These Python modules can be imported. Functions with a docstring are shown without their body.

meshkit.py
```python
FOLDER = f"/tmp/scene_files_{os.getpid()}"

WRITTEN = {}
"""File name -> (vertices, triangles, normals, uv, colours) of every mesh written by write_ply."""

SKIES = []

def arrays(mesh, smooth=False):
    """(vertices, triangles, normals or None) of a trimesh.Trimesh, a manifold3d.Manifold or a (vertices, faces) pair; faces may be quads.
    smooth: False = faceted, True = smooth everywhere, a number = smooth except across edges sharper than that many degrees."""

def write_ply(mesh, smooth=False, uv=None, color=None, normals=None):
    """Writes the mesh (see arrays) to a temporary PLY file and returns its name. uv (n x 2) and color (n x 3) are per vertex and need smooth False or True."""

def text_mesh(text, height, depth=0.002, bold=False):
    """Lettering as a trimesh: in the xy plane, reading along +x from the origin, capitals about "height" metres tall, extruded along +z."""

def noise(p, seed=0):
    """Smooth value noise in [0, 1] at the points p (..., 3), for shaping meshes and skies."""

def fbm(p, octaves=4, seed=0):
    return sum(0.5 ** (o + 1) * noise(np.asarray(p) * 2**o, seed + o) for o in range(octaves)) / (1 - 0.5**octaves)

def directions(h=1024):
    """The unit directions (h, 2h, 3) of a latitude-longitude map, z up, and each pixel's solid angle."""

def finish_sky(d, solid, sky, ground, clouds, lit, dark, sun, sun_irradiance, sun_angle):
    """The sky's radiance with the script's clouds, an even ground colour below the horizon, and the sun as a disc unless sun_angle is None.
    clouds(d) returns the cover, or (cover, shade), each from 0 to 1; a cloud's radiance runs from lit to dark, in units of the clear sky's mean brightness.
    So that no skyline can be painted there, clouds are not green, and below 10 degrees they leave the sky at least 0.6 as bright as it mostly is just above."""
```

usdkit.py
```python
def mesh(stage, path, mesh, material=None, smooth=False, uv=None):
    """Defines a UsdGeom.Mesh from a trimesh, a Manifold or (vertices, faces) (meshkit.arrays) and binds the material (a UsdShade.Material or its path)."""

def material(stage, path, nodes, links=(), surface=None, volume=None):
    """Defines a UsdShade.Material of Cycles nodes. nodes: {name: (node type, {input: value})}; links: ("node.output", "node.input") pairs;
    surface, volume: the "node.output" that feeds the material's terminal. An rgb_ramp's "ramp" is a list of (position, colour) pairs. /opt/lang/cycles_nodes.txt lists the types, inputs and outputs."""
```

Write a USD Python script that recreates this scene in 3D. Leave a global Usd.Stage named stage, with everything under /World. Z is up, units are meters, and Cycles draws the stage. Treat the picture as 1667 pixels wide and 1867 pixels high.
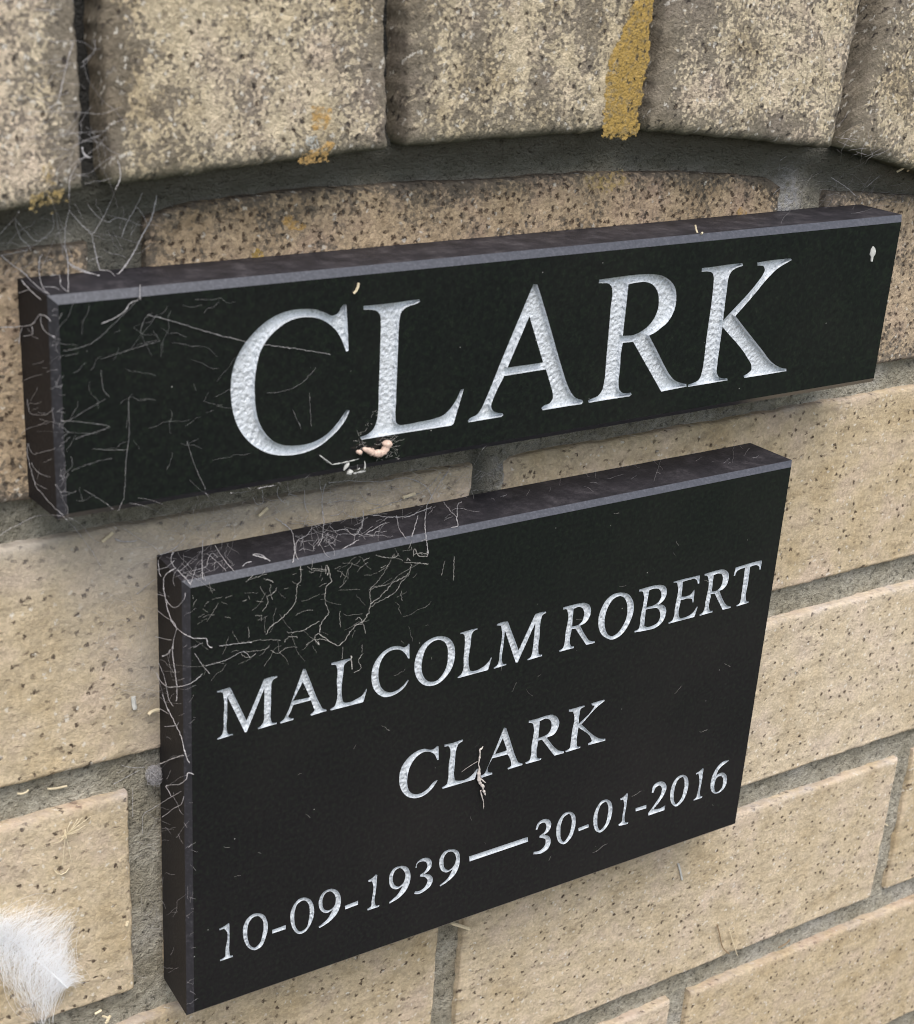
import math, random
import numpy as np, trimesh
from shapely.geometry import Polygon, Point
import usdkit, meshkit
from pxr import Usd, UsdGeom, UsdLux, UsdShade, Sdf, Gf, Vt

# ---------------------------------------------------------------- stage, camera, light
stage = Usd.Stage.CreateInMemory()
UsdGeom.SetStageUpAxis(stage, UsdGeom.Tokens.z)
UsdGeom.SetStageMetersPerUnit(stage, 1.0)
UsdGeom.Xform.Define(stage, '/World')
UsdGeom.Scope.Define(stage, '/World/Looks')
MM = 0.001

PW, PH = 1667.0, 1867.0                      # the photograph's size
CAM = np.array([-354.407, -361.653, -57.287])  # mm
RIGHT = np.array([0.83065026, -0.55447393, 0.05078197])
UP = np.array([0.20358644, 0.38734208, 0.89917666])
FWD = np.array([0.51824001, 0.73656281, -0.43462917])
FPX, PX, PY = 3013.075, -75.921, 267.481

cam = UsdGeom.Camera.Define(stage, '/World/camera')
m = Gf.Matrix4d(*[float(v) for v in (*RIGHT, 0, *UP, 0, *(-FWD), 0, *(CAM * MM), 1)])
cam.AddTransformOp().Set(m)
HA = 36.0
cam.CreateHorizontalApertureAttr(HA)
cam.CreateVerticalApertureAttr(HA * PH / PW)
cam.CreateFocalLengthAttr(FPX / PW * HA)
cam.CreateHorizontalApertureOffsetAttr(-PX / PW * HA)
cam.CreateVerticalApertureOffsetAttr(PY / PW * HA)
cam.CreateClippingRangeAttr(Gf.Vec2f(0.01, 100))
cam.CreateFStopAttr(34.0)
cam.CreateFocusDistanceAttr(0.515)
cam.CreateExposureAttr(EXPOSURE := 0.66)


def at(px, py, y):
    """The point (mm) on the upright plane at depth y that the photograph shows at a pixel; used to measure off real surfaces."""
    d = (px - PW / 2 - PX) / FPX * RIGHT - (py - PH / 2 - PY) / FPX * UP + FWD
    return CAM + (y - CAM[1]) / d[1] * d


SUN_EL, SUN_AZ = math.radians(62), math.radians(195)     # azimuth from +y towards +x
sd = np.array([math.sin(SUN_AZ) * math.cos(SUN_EL), math.cos(SUN_AZ) * math.cos(SUN_EL), math.sin(SUN_EL)])
sun = UsdLux.DistantLight.Define(stage, '/World/sun')
sun.CreateIntensityAttr(0.40)
sun.CreateAngleAttr(50.0)
sun.CreateColorAttr(Gf.Vec3f(1.0, 0.97, 0.93))
sun.CreateNormalizeAttr(True)
zx = sd / np.linalg.norm(sd)
xx = np.cross([0, 0, 1.0], zx); xx /= np.linalg.norm(xx)
yx = np.cross(zx, xx)
sun.AddTransformOp().Set(Gf.Matrix4d(*[float(v) for v in (*xx, 0, *yx, 0, *zx, 0, 0, 0, 5, 1)]))

mat = lambda name, nodes, links, surface='p.BSDF': usdkit.material(stage, '/World/Looks/' + name, nodes, links, surface=surface)
sky = UsdLux.DomeLight.Define(stage, '/World/sky')
sky.CreateIntensityAttr(1.0)
skym = mat('sky', {
    'tex': ('sky_texture', {'sky_type': 'single_scattering', 'sun_disc': False, 'sun_elevation': SUN_EL, 'sun_rotation': math.atan2(sd[0], sd[1]), 'aerosol_density': 3.0}),
    'grey': ('hsv', {'saturation': 0.55, 'value': 1.0, 'fac': 1.0}),
    'b': ('background_shader', {'strength': 0.14})},
    [('tex.color', 'grey.color'), ('grey.color', 'b.color')], 'b.background')
UsdShade.MaterialBindingAPI.Apply(sky.GetPrim()).Bind(skym)
sky.GetPrim().SetCustomDataByKey('kind', 'structure')

# ---------------------------------------------------------------- helpers
taken = {}


def path_for(name, parent):
    base = parent.GetPath().pathString if parent else '/World'
    k = base + '/' + name
    n = taken.get(k, 0); taken[k] = n + 1
    return k if n == 0 else f'{k}_{n:03d}'


def obj(name, mesh, material, parent=None, smooth=False, label=None, colours=None):
    me = usdkit.mesh(stage, path_for(name, parent), mesh, material, smooth=smooth)
    if colours is not None:
        UsdGeom.PrimvarsAPI(me).CreatePrimvar('wear', Sdf.ValueTypeNames.Color3fArray, 'vertex').Set(Vt.Vec3fArray.FromNumpy(np.asarray(colours, np.float32)))
    p = me.GetPrim()
    if label:
        p.SetCustomDataByKey('label', label)
    return p


def tag(p, label, cat, group=None, kind=None):
    p.SetCustomDataByKey('label', label); p.SetCustomDataByKey('category', cat)
    if group: p.SetCustomDataByKey('group', group)
    if kind: p.SetCustomDataByKey('kind', kind)
    return p


def thing(name, label, cat, group=None):
    return tag(UsdGeom.Xform.Define(stage, path_for(name, None)).GetPrim(), label, cat, group)


def N(p, scale, seed=0, oct=3):
    """fbm noise in about -1..1 at mm points, features of about `scale` mm"""
    return 2 * meshkit.fbm(np.asarray(p, float) / scale + 37.7, oct, seed) - 1


def p3(x, z, y=0.0):
    return np.stack([x, np.full_like(x, y), z], -1)


# ---------------------------------------------------------------- materials
def noise(scale, detail=3, rough=0.55, **k):
    return ('noise_texture', {'scale': scale, 'detail': detail, 'roughness': rough, **k})


def ramp(*stops):
    return ('rgb_ramp', {'ramp': [(p, (c, c, c) if np.ndim(c) == 0 else c) for p, c in stops]})


def mixc(a=(0, 0, 0), b=(0, 0, 0), kind='mix', fac=0.5):
    return ('mix_color', {'blend_type': kind, 'a': a, 'b': b, 'fac': fac})


def brick_material(name, c1, c2, c3, grain, iron, slots, pale, grime, grime_lo, grime_hi, arris, soot, bump, foot=0.0, gscale=70, stain=0.0, gdith=0.22, foot_col=(0.06, 0.068, 0.04)):
    """Sandy buff brick: clay tones, sand grain, dark iron specks and slots, pale grains, grime in patches and along the edges."""
    nodes = {
        'g': ('geometry', {}), 'sx': ('separate_xyz', {}), 'xz': ('combine_xyz', {'z': 0.0}), 'xy': ('math', {'math_type': 'multiply_add', 'value2': 0.83}), 'zy': ('math', {'math_type': 'multiply_add', 'value2': 0.71}),
        'w': ('attribute', {'attribute': 'wear'}), 'ws': ('separate_color', {'color_type': 'rgb'}), 'oi': ('object_info', {}),
        'nd': noise(900, 4, 0.7), 'ndc': ('vector_math', {'math_type': 'subtract', 'vector2': (0.5, 0.5, 0.5)}), 'dis': ('vector_math', {'math_type': 'multiply_add', 'vector2': (0.0030, 0.0030, 0.0)}),
        'off': ('vector_math', {'math_type': 'add'}), 'offm': ('combine_xyz', {}), 'offv': ('math', {'math_type': 'multiply', 'value2': 3.7}),
        'wide': ('mapping', {'scale': (0.42, 1.15, 1), 'mapping_type': 'point'}),
        'n1': noise(48, 5, 0.6), 'r1': ramp((0.34, c1), (0.5, c2), (0.66, c3)),
        'ns': noise(260, 4, 0.7), 'rs': ramp((0.3, 0.72), (0.5, 1.0), (0.7, 1.16)), 'mS': mixc(kind='multiply', fac=1.0),
        'vg': ('voronoi_texture', {'scale': 1250, 'dimensions': '2D'}), 'vgc': ('separate_color', {'color_type': 'rgb'}), 'rg': ramp((0.0, 1 - grain), (0.5, 1.0), (0.8, 1 + grain * 0.5), (1.0, 1 + grain)), 'mG': mixc(kind='multiply', fac=1.0),
        'v1': ('voronoi_texture', {'scale': 330, 'dimensions': '2D'}), 'v1c': ('separate_color', {'color_type': 'rgb'}), 'r1d': ramp((0.0, 1.0), (0.10, 0.9), (0.23, 0.0)), 'k1': ramp((iron, 0.0), (min(iron + 0.10, 1.0), 0.95)), 'm1': ('math', {'math_type': 'multiply'}), 'x1': mixc(b=(0.060, 0.038, 0.028)),
        'v2': ('voronoi_texture', {'scale': 430, 'dimensions': '2D'}), 'v2c': ('separate_color', {'color_type': 'rgb'}), 'r2d': ramp((0.0, 0.9), (0.08, 0.7), (0.2, 0.0)), 'k2': ramp((slots, 0.0), (min(slots + 0.12, 1.0), 0.8)), 'm2': ('math', {'math_type': 'multiply'}), 'x2': mixc(b=(0.105, 0.075, 0.055)),
        'v3': ('voronoi_texture', {'scale': 620, 'dimensions': '2D'}), 'v3c': ('separate_color', {'color_type': 'rgb'}), 'r3d': ramp((0.0, 0.75), (0.2, 0.6), (0.34, 0.0)), 'k3': ramp((pale, 0.0), (min(pale + 0.06, 1.0), 1.0)), 'm3': ('math', {'math_type': 'multiply'}), 'x3': mixc(b=(0.74, 0.70, 0.62)),
        'ng': noise(gscale, 7, 0.72), 'sg': ('math', {'math_type': 'multiply_add', 'value2': stain}), 'ng2': noise(900, 3, 0.8), 'ngm': ('math', {'math_type': 'multiply_add', 'value2': 0.55}), 'gr': ramp((grime_lo, 0.0), ((grime_lo + grime_hi) / 2, 0.58), (grime_hi, 0.94)),
        'edge': ramp((0.0, soot), (0.3, soot * 0.35), (0.8, 0.0)), 'nge': ('math', {'math_type': 'add'}),
        'gg': ('math', {'math_type': 'multiply_add', 'value2': gdith, 'value3': -gdith / 2}), 'ngf': ('math', {'math_type': 'add'}), 'mg': mixc(), 'gcol': mixc(a=grime, kind='multiply', fac=1.0),
        'na': noise(100, 4, 0.65), 'nar': ramp((0.38, 0.15), (0.6, 0.8)), 'am': ('math', {'math_type': 'multiply'}), 'am2': ('math', {'math_type': 'multiply', 'value2': arris}),
        'nac': noise(75, 3), 'ac': ramp((0.36, (0.45, 0.41, 0.41)), (0.5, (0.50, 0.41, 0.345)), (0.64, (0.47, 0.35, 0.28)), (0.75, (0.38, 0.22, 0.15))), 'ma': mixc(),
        'gbm': ('math', {'math_type': 'multiply', 'value2': foot}), 'mb': mixc(b=foot_col),
        'tone': ('hsv', {'hue': 0.5, 'fac': 1.0}), 'tv': ('map_range', {'from_min': 0, 'from_max': 1, 'to_min': 0.91, 'to_max': 1.07}), 'ts': ('map_range', {'from_min': 0, 'from_max': 1, 'to_min': 1.08, 'to_max': 0.92}),
        'n3': noise(1500, 3, 0.7), 'h1': ('math', {'math_type': 'multiply_add', 'value2': 0.45}), 'h2': ('math', {'math_type': 'multiply_add', 'value2': -0.9}), 'h3': ('math', {'math_type': 'multiply_add', 'value2': -0.5}),
        'bump': ('bump', {'strength': 1.0, 'distance': bump}),
        'p': ('principled_bsdf', {'roughness': 0.92, 'specular_ior_level': 0.2})}
    L = 'g.position>sx.vector sx.y>xy.value1 sx.x>xy.value3 sx.y>zy.value1 sx.z>zy.value3 xy.value>xz.x zy.value>xz.y w.color>ws.color oi.random>offv.value1 offv.value>offm.x offv.value>offm.y xz.vector>off.vector1 offm.vector>off.vector2'
    L += ' g.position>nd.vector nd.color>ndc.vector1 ndc.vector>dis.vector1 off.vector>dis.vector3 dis.vector>wide.vector'
    L += ' g.position>n1.vector n1.fac>r1.fac wide.vector>ns.vector ns.fac>rs.fac r1.color>mS.a rs.color>mS.b'
    L += ' off.vector>vg.vector vg.color>vgc.color vgc.r>rg.fac mS.result>mG.a rg.color>mG.b'
    L += ' dis.vector>v1.vector v1.distance>r1d.fac v1.color>v1c.color v1c.r>k1.fac r1d.color>m1.value1 k1.color>m1.value2 mG.result>x1.a m1.value>x1.fac'
    L += ' wide.vector>v2.vector v2.distance>r2d.fac v2.color>v2c.color v2c.g>k2.fac r2d.color>m2.value1 k2.color>m2.value2 x1.result>x2.a m2.value>x2.fac'
    L += ' dis.vector>v3.vector v3.distance>r3d.fac v3.color>v3c.color v3c.b>k3.fac r3d.color>m3.value1 k3.color>m3.value2'
    L += ' g.position>ng.vector g.position>ng2.vector ws.r>edge.fac ng2.fac>ngm.value1 ng.fac>ngm.value3 ws.g>sg.value1 edge.color>sg.value3 sg.value>nge.value1 ngm.value>nge.value2 vgc.g>gg.value1 gg.value>ngf.value1 nge.value>ngf.value2 ngf.value>gr.fac gr.color>mg.fac rg.color>gcol.b x2.result>mg.a gcol.result>mg.b'
    L += ' mg.result>x3.a m3.value>x3.fac'
    L += ' g.position>na.vector na.fac>nar.fac nar.color>am.value1 ws.g>am.value2 am.value>am2.value1 g.position>nac.vector nac.fac>ac.fac ac.color>ma.b am2.value>ma.fac x3.result>ma.a'
    L += ' ws.b>gbm.value1 gbm.value>mb.fac ma.result>mb.a oi.random>tv.value oi.random>ts.value tv.result>tone.value ts.result>tone.saturation mb.result>tone.color tone.color>p.base_color'
    L += ' g.position>n3.vector vgc.b>h1.value1 n3.fac>h1.value3 m1.value>h2.value1 h1.value>h2.value3 m2.value>h3.value1 h2.value>h3.value3 h3.value>bump.height bump.normal>p.normal'
    return mat(name, nodes, [tuple(q.split('>')) for q in L.split()])


wall_brick = brick_material('buff_brick', (0.46, 0.362, 0.228), (0.53, 0.432, 0.295), (0.55, 0.443, 0.335), 0.14, 0.79, 0.63, 0.90, (0.24, 0.20, 0.155), 0.95, 1.15, 0.75, 0.10, 0.00035, 0.75, foot_col=(0.40, 0.375, 0.345))
pink_brick = brick_material('stained_buff_brick', (0.38, 0.285, 0.185), (0.46, 0.355, 0.24), (0.43, 0.32, 0.235), 0.20, 0.20, 0.25, 0.92, (0.085, 0.078, 0.068), 0.80, 1.04, 0.08, 0.26, 0.00045, 0.25)
arch_brick = brick_material('weathered_arch_brick', (0.46, 0.375, 0.245), (0.56, 0.475, 0.335), (0.55, 0.45, 0.34), 0.24, 0.78, 0.76, 0.84, (0.046, 0.043, 0.047), 0.85, 1.10, 0.0, 0.32, 0.0009, 0.9, gscale=85, stain=0.34, gdith=0.36)

mortar_m = mat('mortar', {
    'g': ('geometry', {}), 'w': ('attribute', {'attribute': 'wear'}), 'ws': ('separate_color', {'color_type': 'rgb'}),
    'n1': noise(60, 4), 'n2': noise(520, 4, 0.7), 'n3': noise(1600, 2),
    'r1': ramp((0.35, (0.33, 0.30, 0.23)), (0.55, (0.41, 0.38, 0.31)), (0.7, (0.46, 0.43, 0.37))),
    'r2': ramp((0.32, 0.30), (0.43, 0.85), (0.58, 1.08), (0.72, 1.4)), 'm': mixc(kind='multiply', fac=1.0),
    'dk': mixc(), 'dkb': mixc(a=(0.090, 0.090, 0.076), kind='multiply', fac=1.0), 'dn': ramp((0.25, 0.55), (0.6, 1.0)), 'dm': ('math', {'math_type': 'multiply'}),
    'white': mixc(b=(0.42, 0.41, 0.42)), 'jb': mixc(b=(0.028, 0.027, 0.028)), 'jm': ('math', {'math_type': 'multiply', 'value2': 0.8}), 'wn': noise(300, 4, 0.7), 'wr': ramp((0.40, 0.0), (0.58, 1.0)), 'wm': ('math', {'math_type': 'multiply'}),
    'hb': ('math', {'math_type': 'multiply_add', 'value2': 0.5}),
    'bump': ('bump', {'strength': 1.0, 'distance': 0.0022}), 'p': ('principled_bsdf', {'roughness': 0.95, 'specular_ior_level': 0.15})},
    [('g.position', 'n1.vector'), ('g.position', 'n2.vector'), ('g.position', 'n3.vector'), ('n1.fac', 'r1.fac'), ('n2.fac', 'r2.fac'), ('r1.color', 'm.a'), ('r2.color', 'm.b'),
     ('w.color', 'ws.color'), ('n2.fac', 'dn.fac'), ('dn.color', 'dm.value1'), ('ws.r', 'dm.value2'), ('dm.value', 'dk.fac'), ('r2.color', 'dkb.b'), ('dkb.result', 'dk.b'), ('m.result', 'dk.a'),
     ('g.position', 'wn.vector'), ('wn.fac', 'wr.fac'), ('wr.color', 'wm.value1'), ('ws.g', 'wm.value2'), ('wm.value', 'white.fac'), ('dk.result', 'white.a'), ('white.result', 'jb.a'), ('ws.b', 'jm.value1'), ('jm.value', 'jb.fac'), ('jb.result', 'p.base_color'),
     ('n3.fac', 'hb.value1'), ('n2.fac', 'hb.value3'), ('hb.value', 'bump.height'), ('bump.normal', 'p.normal')])

granite = mat('black_granite', {
    'g': ('geometry', {}), 'sx': ('separate_xyz', {}),
    'face': ('map_range', {'from_min': -0.95, 'from_max': -0.85, 'to_min': 1, 'to_max': 0, 'clamp': True}),
    'up': ('map_range', {'from_min': 0.85, 'from_max': 0.97, 'to_min': 0, 'to_max': 1, 'clamp': True}),
    'n': noise(800, 5, 0.78), 'crys': ramp((0.3, (0.0035, 0.0035, 0.004)), (0.5, (0.006, 0.0065, 0.007)), (0.62, (0.008, 0.011, 0.0085)), (0.75, (0.017, 0.016, 0.016))),
    'honed': ramp((0.3, (0.007, 0.006, 0.006)), (0.55, (0.011, 0.0095, 0.0095)), (0.75, (0.022, 0.020, 0.021))),
    'nd': noise(160, 6, 0.75), 'dust': ramp((0.34, (0.013, 0.0125, 0.015)), (0.5, (0.024, 0.022, 0.026)), (0.62, (0.046, 0.042, 0.047)), (0.76, (0.11, 0.10, 0.105))),
    'm1': mixc(), 'm2': mixc(),
    # grey film and specks of dust on the polished face
    'nf': noise(26, 4, 0.6), 'nfr': ramp((0.42, 0.0), (0.75, 0.009)), 'mf': mixc(b=(0.32, 0.28, 0.25)),
    'vs': ('voronoi_texture', {'scale': 240}), 'vsc': ('separate_color', {'color_type': 'rgb'}), 'vr': ramp((0.0, 0.9), (0.03, 0.8), (0.055, 0.0)), 'vk': ramp((0.80, 0.0), (0.86, 1.0)), 'vm': ('math', {'math_type': 'multiply'}), 'mv': mixc(b=(0.34, 0.34, 0.32)),
    'rr': ('map_range', {'from_min': 0, 'from_max': 1, 'to_min': 0.6, 'to_max': 0.11}), 'sl': ('map_range', {'from_min': 0, 'from_max': 1, 'to_min': 0.22, 'to_max': 0.5}),
    'hb': noise(1400, 3, 0.7), 'hs': ('map_range', {'from_min': 0, 'from_max': 1, 'to_min': 0.35, 'to_max': 0.0}), 'bump': ('bump', {'distance': 0.0004}),
    'p': ('principled_bsdf', {'ior': 1.42})},
    [('g.true_normal', 'sx.vector'), ('sx.y', 'face.value'), ('sx.z', 'up.value'), ('g.position', 'n.vector'), ('g.position', 'nd.vector'), ('g.position', 'nf.vector'), ('g.position', 'vs.vector'),
     ('n.fac', 'crys.fac'), ('n.fac', 'honed.fac'), ('nd.fac', 'dust.fac'), ('honed.color', 'm1.a'), ('dust.color', 'm1.b'), ('up.result', 'm1.fac'),
     ('nf.fac', 'nfr.fac'), ('nfr.color', 'mf.fac'), ('crys.color', 'mf.a'), ('vs.distance', 'vr.fac'), ('vs.color', 'vsc.color'), ('vsc.r', 'vk.fac'), ('vr.color', 'vm.value1'), ('vk.color', 'vm.value2'), ('vm.value', 'mv.fac'), ('mf.result', 'mv.a'),
     ('m1.result', 'm2.a'), ('mv.result', 'm2.b'), ('face.result', 'm2.fac'), ('m2.result', 'p.base_color'), ('face.result', 'rr.value'), ('rr.result', 'p.roughness'), ('face.result', 'sl.value'), ('sl.result', 'p.specular_ior_level'),
     ('g.position', 'hb.vector'), ('hb.fac', 'bump.height'), ('face.result', 'hs.value'), ('hs.result', 'bump.strength'), ('bump.normal', 'p.normal')])

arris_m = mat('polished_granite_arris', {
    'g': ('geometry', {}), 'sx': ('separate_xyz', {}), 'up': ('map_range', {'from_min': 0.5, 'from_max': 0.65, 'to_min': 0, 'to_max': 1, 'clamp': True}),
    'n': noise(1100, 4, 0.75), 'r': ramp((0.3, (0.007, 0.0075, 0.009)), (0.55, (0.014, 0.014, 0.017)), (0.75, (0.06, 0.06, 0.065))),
    'ru': ramp((0.3, (0.026, 0.028, 0.035)), (0.5, (0.044, 0.046, 0.056)), (0.72, (0.085, 0.086, 0.10))), 'm': mixc(),  # paler bluish tone painted on the up-facing arris, standing in for reflected sky
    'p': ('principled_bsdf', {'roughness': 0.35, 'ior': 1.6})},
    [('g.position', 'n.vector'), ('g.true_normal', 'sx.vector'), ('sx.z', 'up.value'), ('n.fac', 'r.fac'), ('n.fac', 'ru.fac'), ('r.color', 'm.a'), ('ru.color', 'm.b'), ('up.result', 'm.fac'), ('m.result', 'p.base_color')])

silver = mat('silver_paint', {
    'g': ('geometry', {}), 'v': ('voronoi_texture', {'scale': 850, 'feature': 'smooth_f1', 'smoothness': 0.6}), 'n': noise(900, 3, 0.6), 'n2': noise(2300, 2),
    'h': ('math', {'math_type': 'multiply_add', 'value2': 0.9}), 'bump': ('bump', {'strength': 0.75, 'distance': 0.0008}),
    'nr': ramp((0.3, (0.50, 0.53, 0.56)), (0.7, (0.70, 0.73, 0.76))),
    'p': ('principled_bsdf', {'metallic': 0.2, 'roughness': 0.42})},
    [('g.position', 'v.vector'), ('g.position', 'n.vector'), ('v.distance', 'h.value1'), ('n.fac', 'h.value3'), ('h.value', 'bump.height'), ('bump.normal', 'p.normal'), ('g.position', 'n2.vector'), ('n2.fac', 'nr.fac'), ('nr.color', 'p.base_color')])


def plain(name, c, rough=0.8, trans=0.0, var=0.15, scale=600):
    c = np.array(c)
    nodes = {'g': ('geometry', {}), 'n': noise(scale, 3), 'r': ramp((0.3, tuple(c * (1 - var))), (0.7, tuple(np.minimum(c * (1 + var), 0.95)))), 'p': ('principled_bsdf', {'roughness': rough})}
    links = [('g.position', 'n.vector'), ('n.fac', 'r.fac'), ('r.color', 'p.base_color')]
    if trans:
        nodes['t'] = ('translucent_bsdf', {}); nodes['x'] = ('mix_closure', {'fac': trans})
        return mat(name, nodes, links + [('r.color', 't.color'), ('p.BSDF', 'x.closure1'), ('t.BSDF', 'x.closure2')], 'x.closure')
    return mat(name, nodes, links)


web_m = plain('spider_silk', (0.50, 0.48, 0.48), 0.7, 0.3, 0.3, 1500)
dusty_web_m = plain('dusty_silk', (0.42, 0.40, 0.37), 0.8, 0.25, 0.4, 1200)
straw_m = plain('dry_straw', (0.62, 0.53, 0.36), 0.7)
brown_m = plain('brown_fibre', (0.22, 0.15, 0.08), 0.7)
down_m = plain('white_down', (0.97, 0.975, 0.98), 0.6, 0.68, 0.01)
grub_m = plain('pinkish_skin', (0.56, 0.41, 0.33), 0.75, 0, 0.3, 1300)
husk_m = plain('pale_husk', (0.50, 0.45, 0.41), 0.8)
lime_m = plain('chalky_white', (0.46, 0.46, 0.43), 0.9)
def crust_material(name, c, c2, lo, hi):
    return mat(name, {'g': ('geometry', {}), 'n': noise(420, 5, 0.75), 'r': ramp((0.3, c2), (0.45, c), (0.6, tuple(np.array(c) * 1.25)), (0.72, c2)), 'k': noise(800, 4, 0.75), 'kr': ramp((lo, 0.0), (hi, 1.0)),
                      'n2': noise(1500, 2), 'bump': ('bump', {'distance': 0.0006}), 't': ('transparent_bsdf', {}), 'p': ('principled_bsdf', {'roughness': 0.95, 'specular_ior_level': 0.1}), 'x': ('mix_closure', {})},
               [('g.position', 'n.vector'), ('n.fac', 'r.fac'), ('r.color', 'p.base_color'), ('g.position', 'k.vector'), ('k.fac', 'kr.fac'), ('kr.color', 'x.fac'), ('t.BSDF', 'x.closure1'), ('p.BSDF', 'x.closure2'),
                ('g.position', 'n2.vector'), ('n2.fac', 'bump.height'), ('bump.normal', 'p.normal')], 'x.closure')


lichen_m = crust_material('ochre_lichen', (0.29, 0.195, 0.06), (0.22, 0.18, 0.105), 0.38, 0.52)
faint_lichen_m = crust_material('faint_ochre_lichen', (0.30, 0.22, 0.09), (0.30, 0.24, 0.14), 0.46, 0.72)
lichen2_m = crust_material('orange_lichen', (0.34, 0.215, 0.08), (0.33, 0.255, 0.14), 0.42, 0.62)
grey_lichen_m = crust_material('grey_lichen', (0.36, 0.36, 0.33), (0.28, 0.28, 0.25), 0.42, 0.52)
moss_m = plain('green_moss', (0.055, 0.065, 0.03), 0.95, 0, 0.5, 900)

# ---------------------------------------------------------------- ground in front of the wall (mirrored in the polished stone)
ground_m = mat('ground', {
    'g': ('geometry', {}), 'sx': ('separate_xyz', {}), 'n': noise(3.0, 5, 0.65), 'n2': noise(40, 3), 'e': ('math', {'math_type': 'multiply_add', 'value2': 0.9}), 'er': ramp((0.0, 0.0), (1.0, 1.0)),
    'ed': ('map_range', {'from_min': -1.12, 'from_max': -0.6, 'to_min': 0, 'to_max': 1, 'clamp': True}),
    'grass': ramp((0.3, (0.025, 0.04, 0.015)), (0.7, (0.06, 0.085, 0.03))), 'soil': ramp((0.3, (0.075, 0.055, 0.045)), (0.7, (0.15, 0.115, 0.10))), 'm': mixc(),
    'p': ('principled_bsdf', {'roughness': 0.95, 'specular_ior_level': 0.1})},
    [('g.position', 'sx.vector'), ('g.position', 'n.vector'), ('g.position', 'n2.vector'), ('n.fac', 'e.value1'), ('sx.y', 'e.value3'), ('e.value', 'ed.value'), ('n2.fac', 'grass.fac'), ('n.fac', 'soil.fac'),
     ('grass.color', 'm.a'), ('soil.color', 'm.b'), ('ed.result', 'm.fac'), ('m.result', 'p.base_color')])
gx, gy = np.meshgrid(np.linspace(-9, 9, 61), np.linspace(-14, 0.05, 61), indexing='ij')
gz = -1.05 + 0.03 * N(np.stack([gx, gy, gx * 0], -1), 0.6, 3)
gi = np.arange(gx.size).reshape(gx.shape)
obj('ground', (np.stack([gx, gy, gz], -1).reshape(-1, 3), np.stack([gi[:-1, :-1], gi[1:, :-1], gi[1:, 1:], gi[:-1, 1:]], -1).reshape(-1, 4)), ground_m, None, True).SetCustomDataByKey('kind', 'structure')

# ---------------------------------------------------------------- brick wall
rng = np.random.default_rng(5)
ARCH_Y = -13.0


def surface(x, z, kind):
    """Relief (mm, towards the viewer) of a weathered brick face; kind 0 = wall brick, 1 = arch brick."""
    p = p3(x, z)
    if kind:
        r = 0.55 * N(p, 22, 1) + 0.55 * N(p, 5, 2) + 0.30 * N(p, 2.2, 3, 2)
        return r - 1.2 * np.clip(N(p, 4.5, 9, 2) - 0.42, 0, 1)
    r = 0.30 * N(p, 30, 4) + 0.16 * N(p, 5, 5) + 0.10 * N(p, 2.0, 6, 2)
    return r - 0.9 * np.clip(N(p, 3.4, 8, 2) - 0.5, 0, 1)


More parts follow.
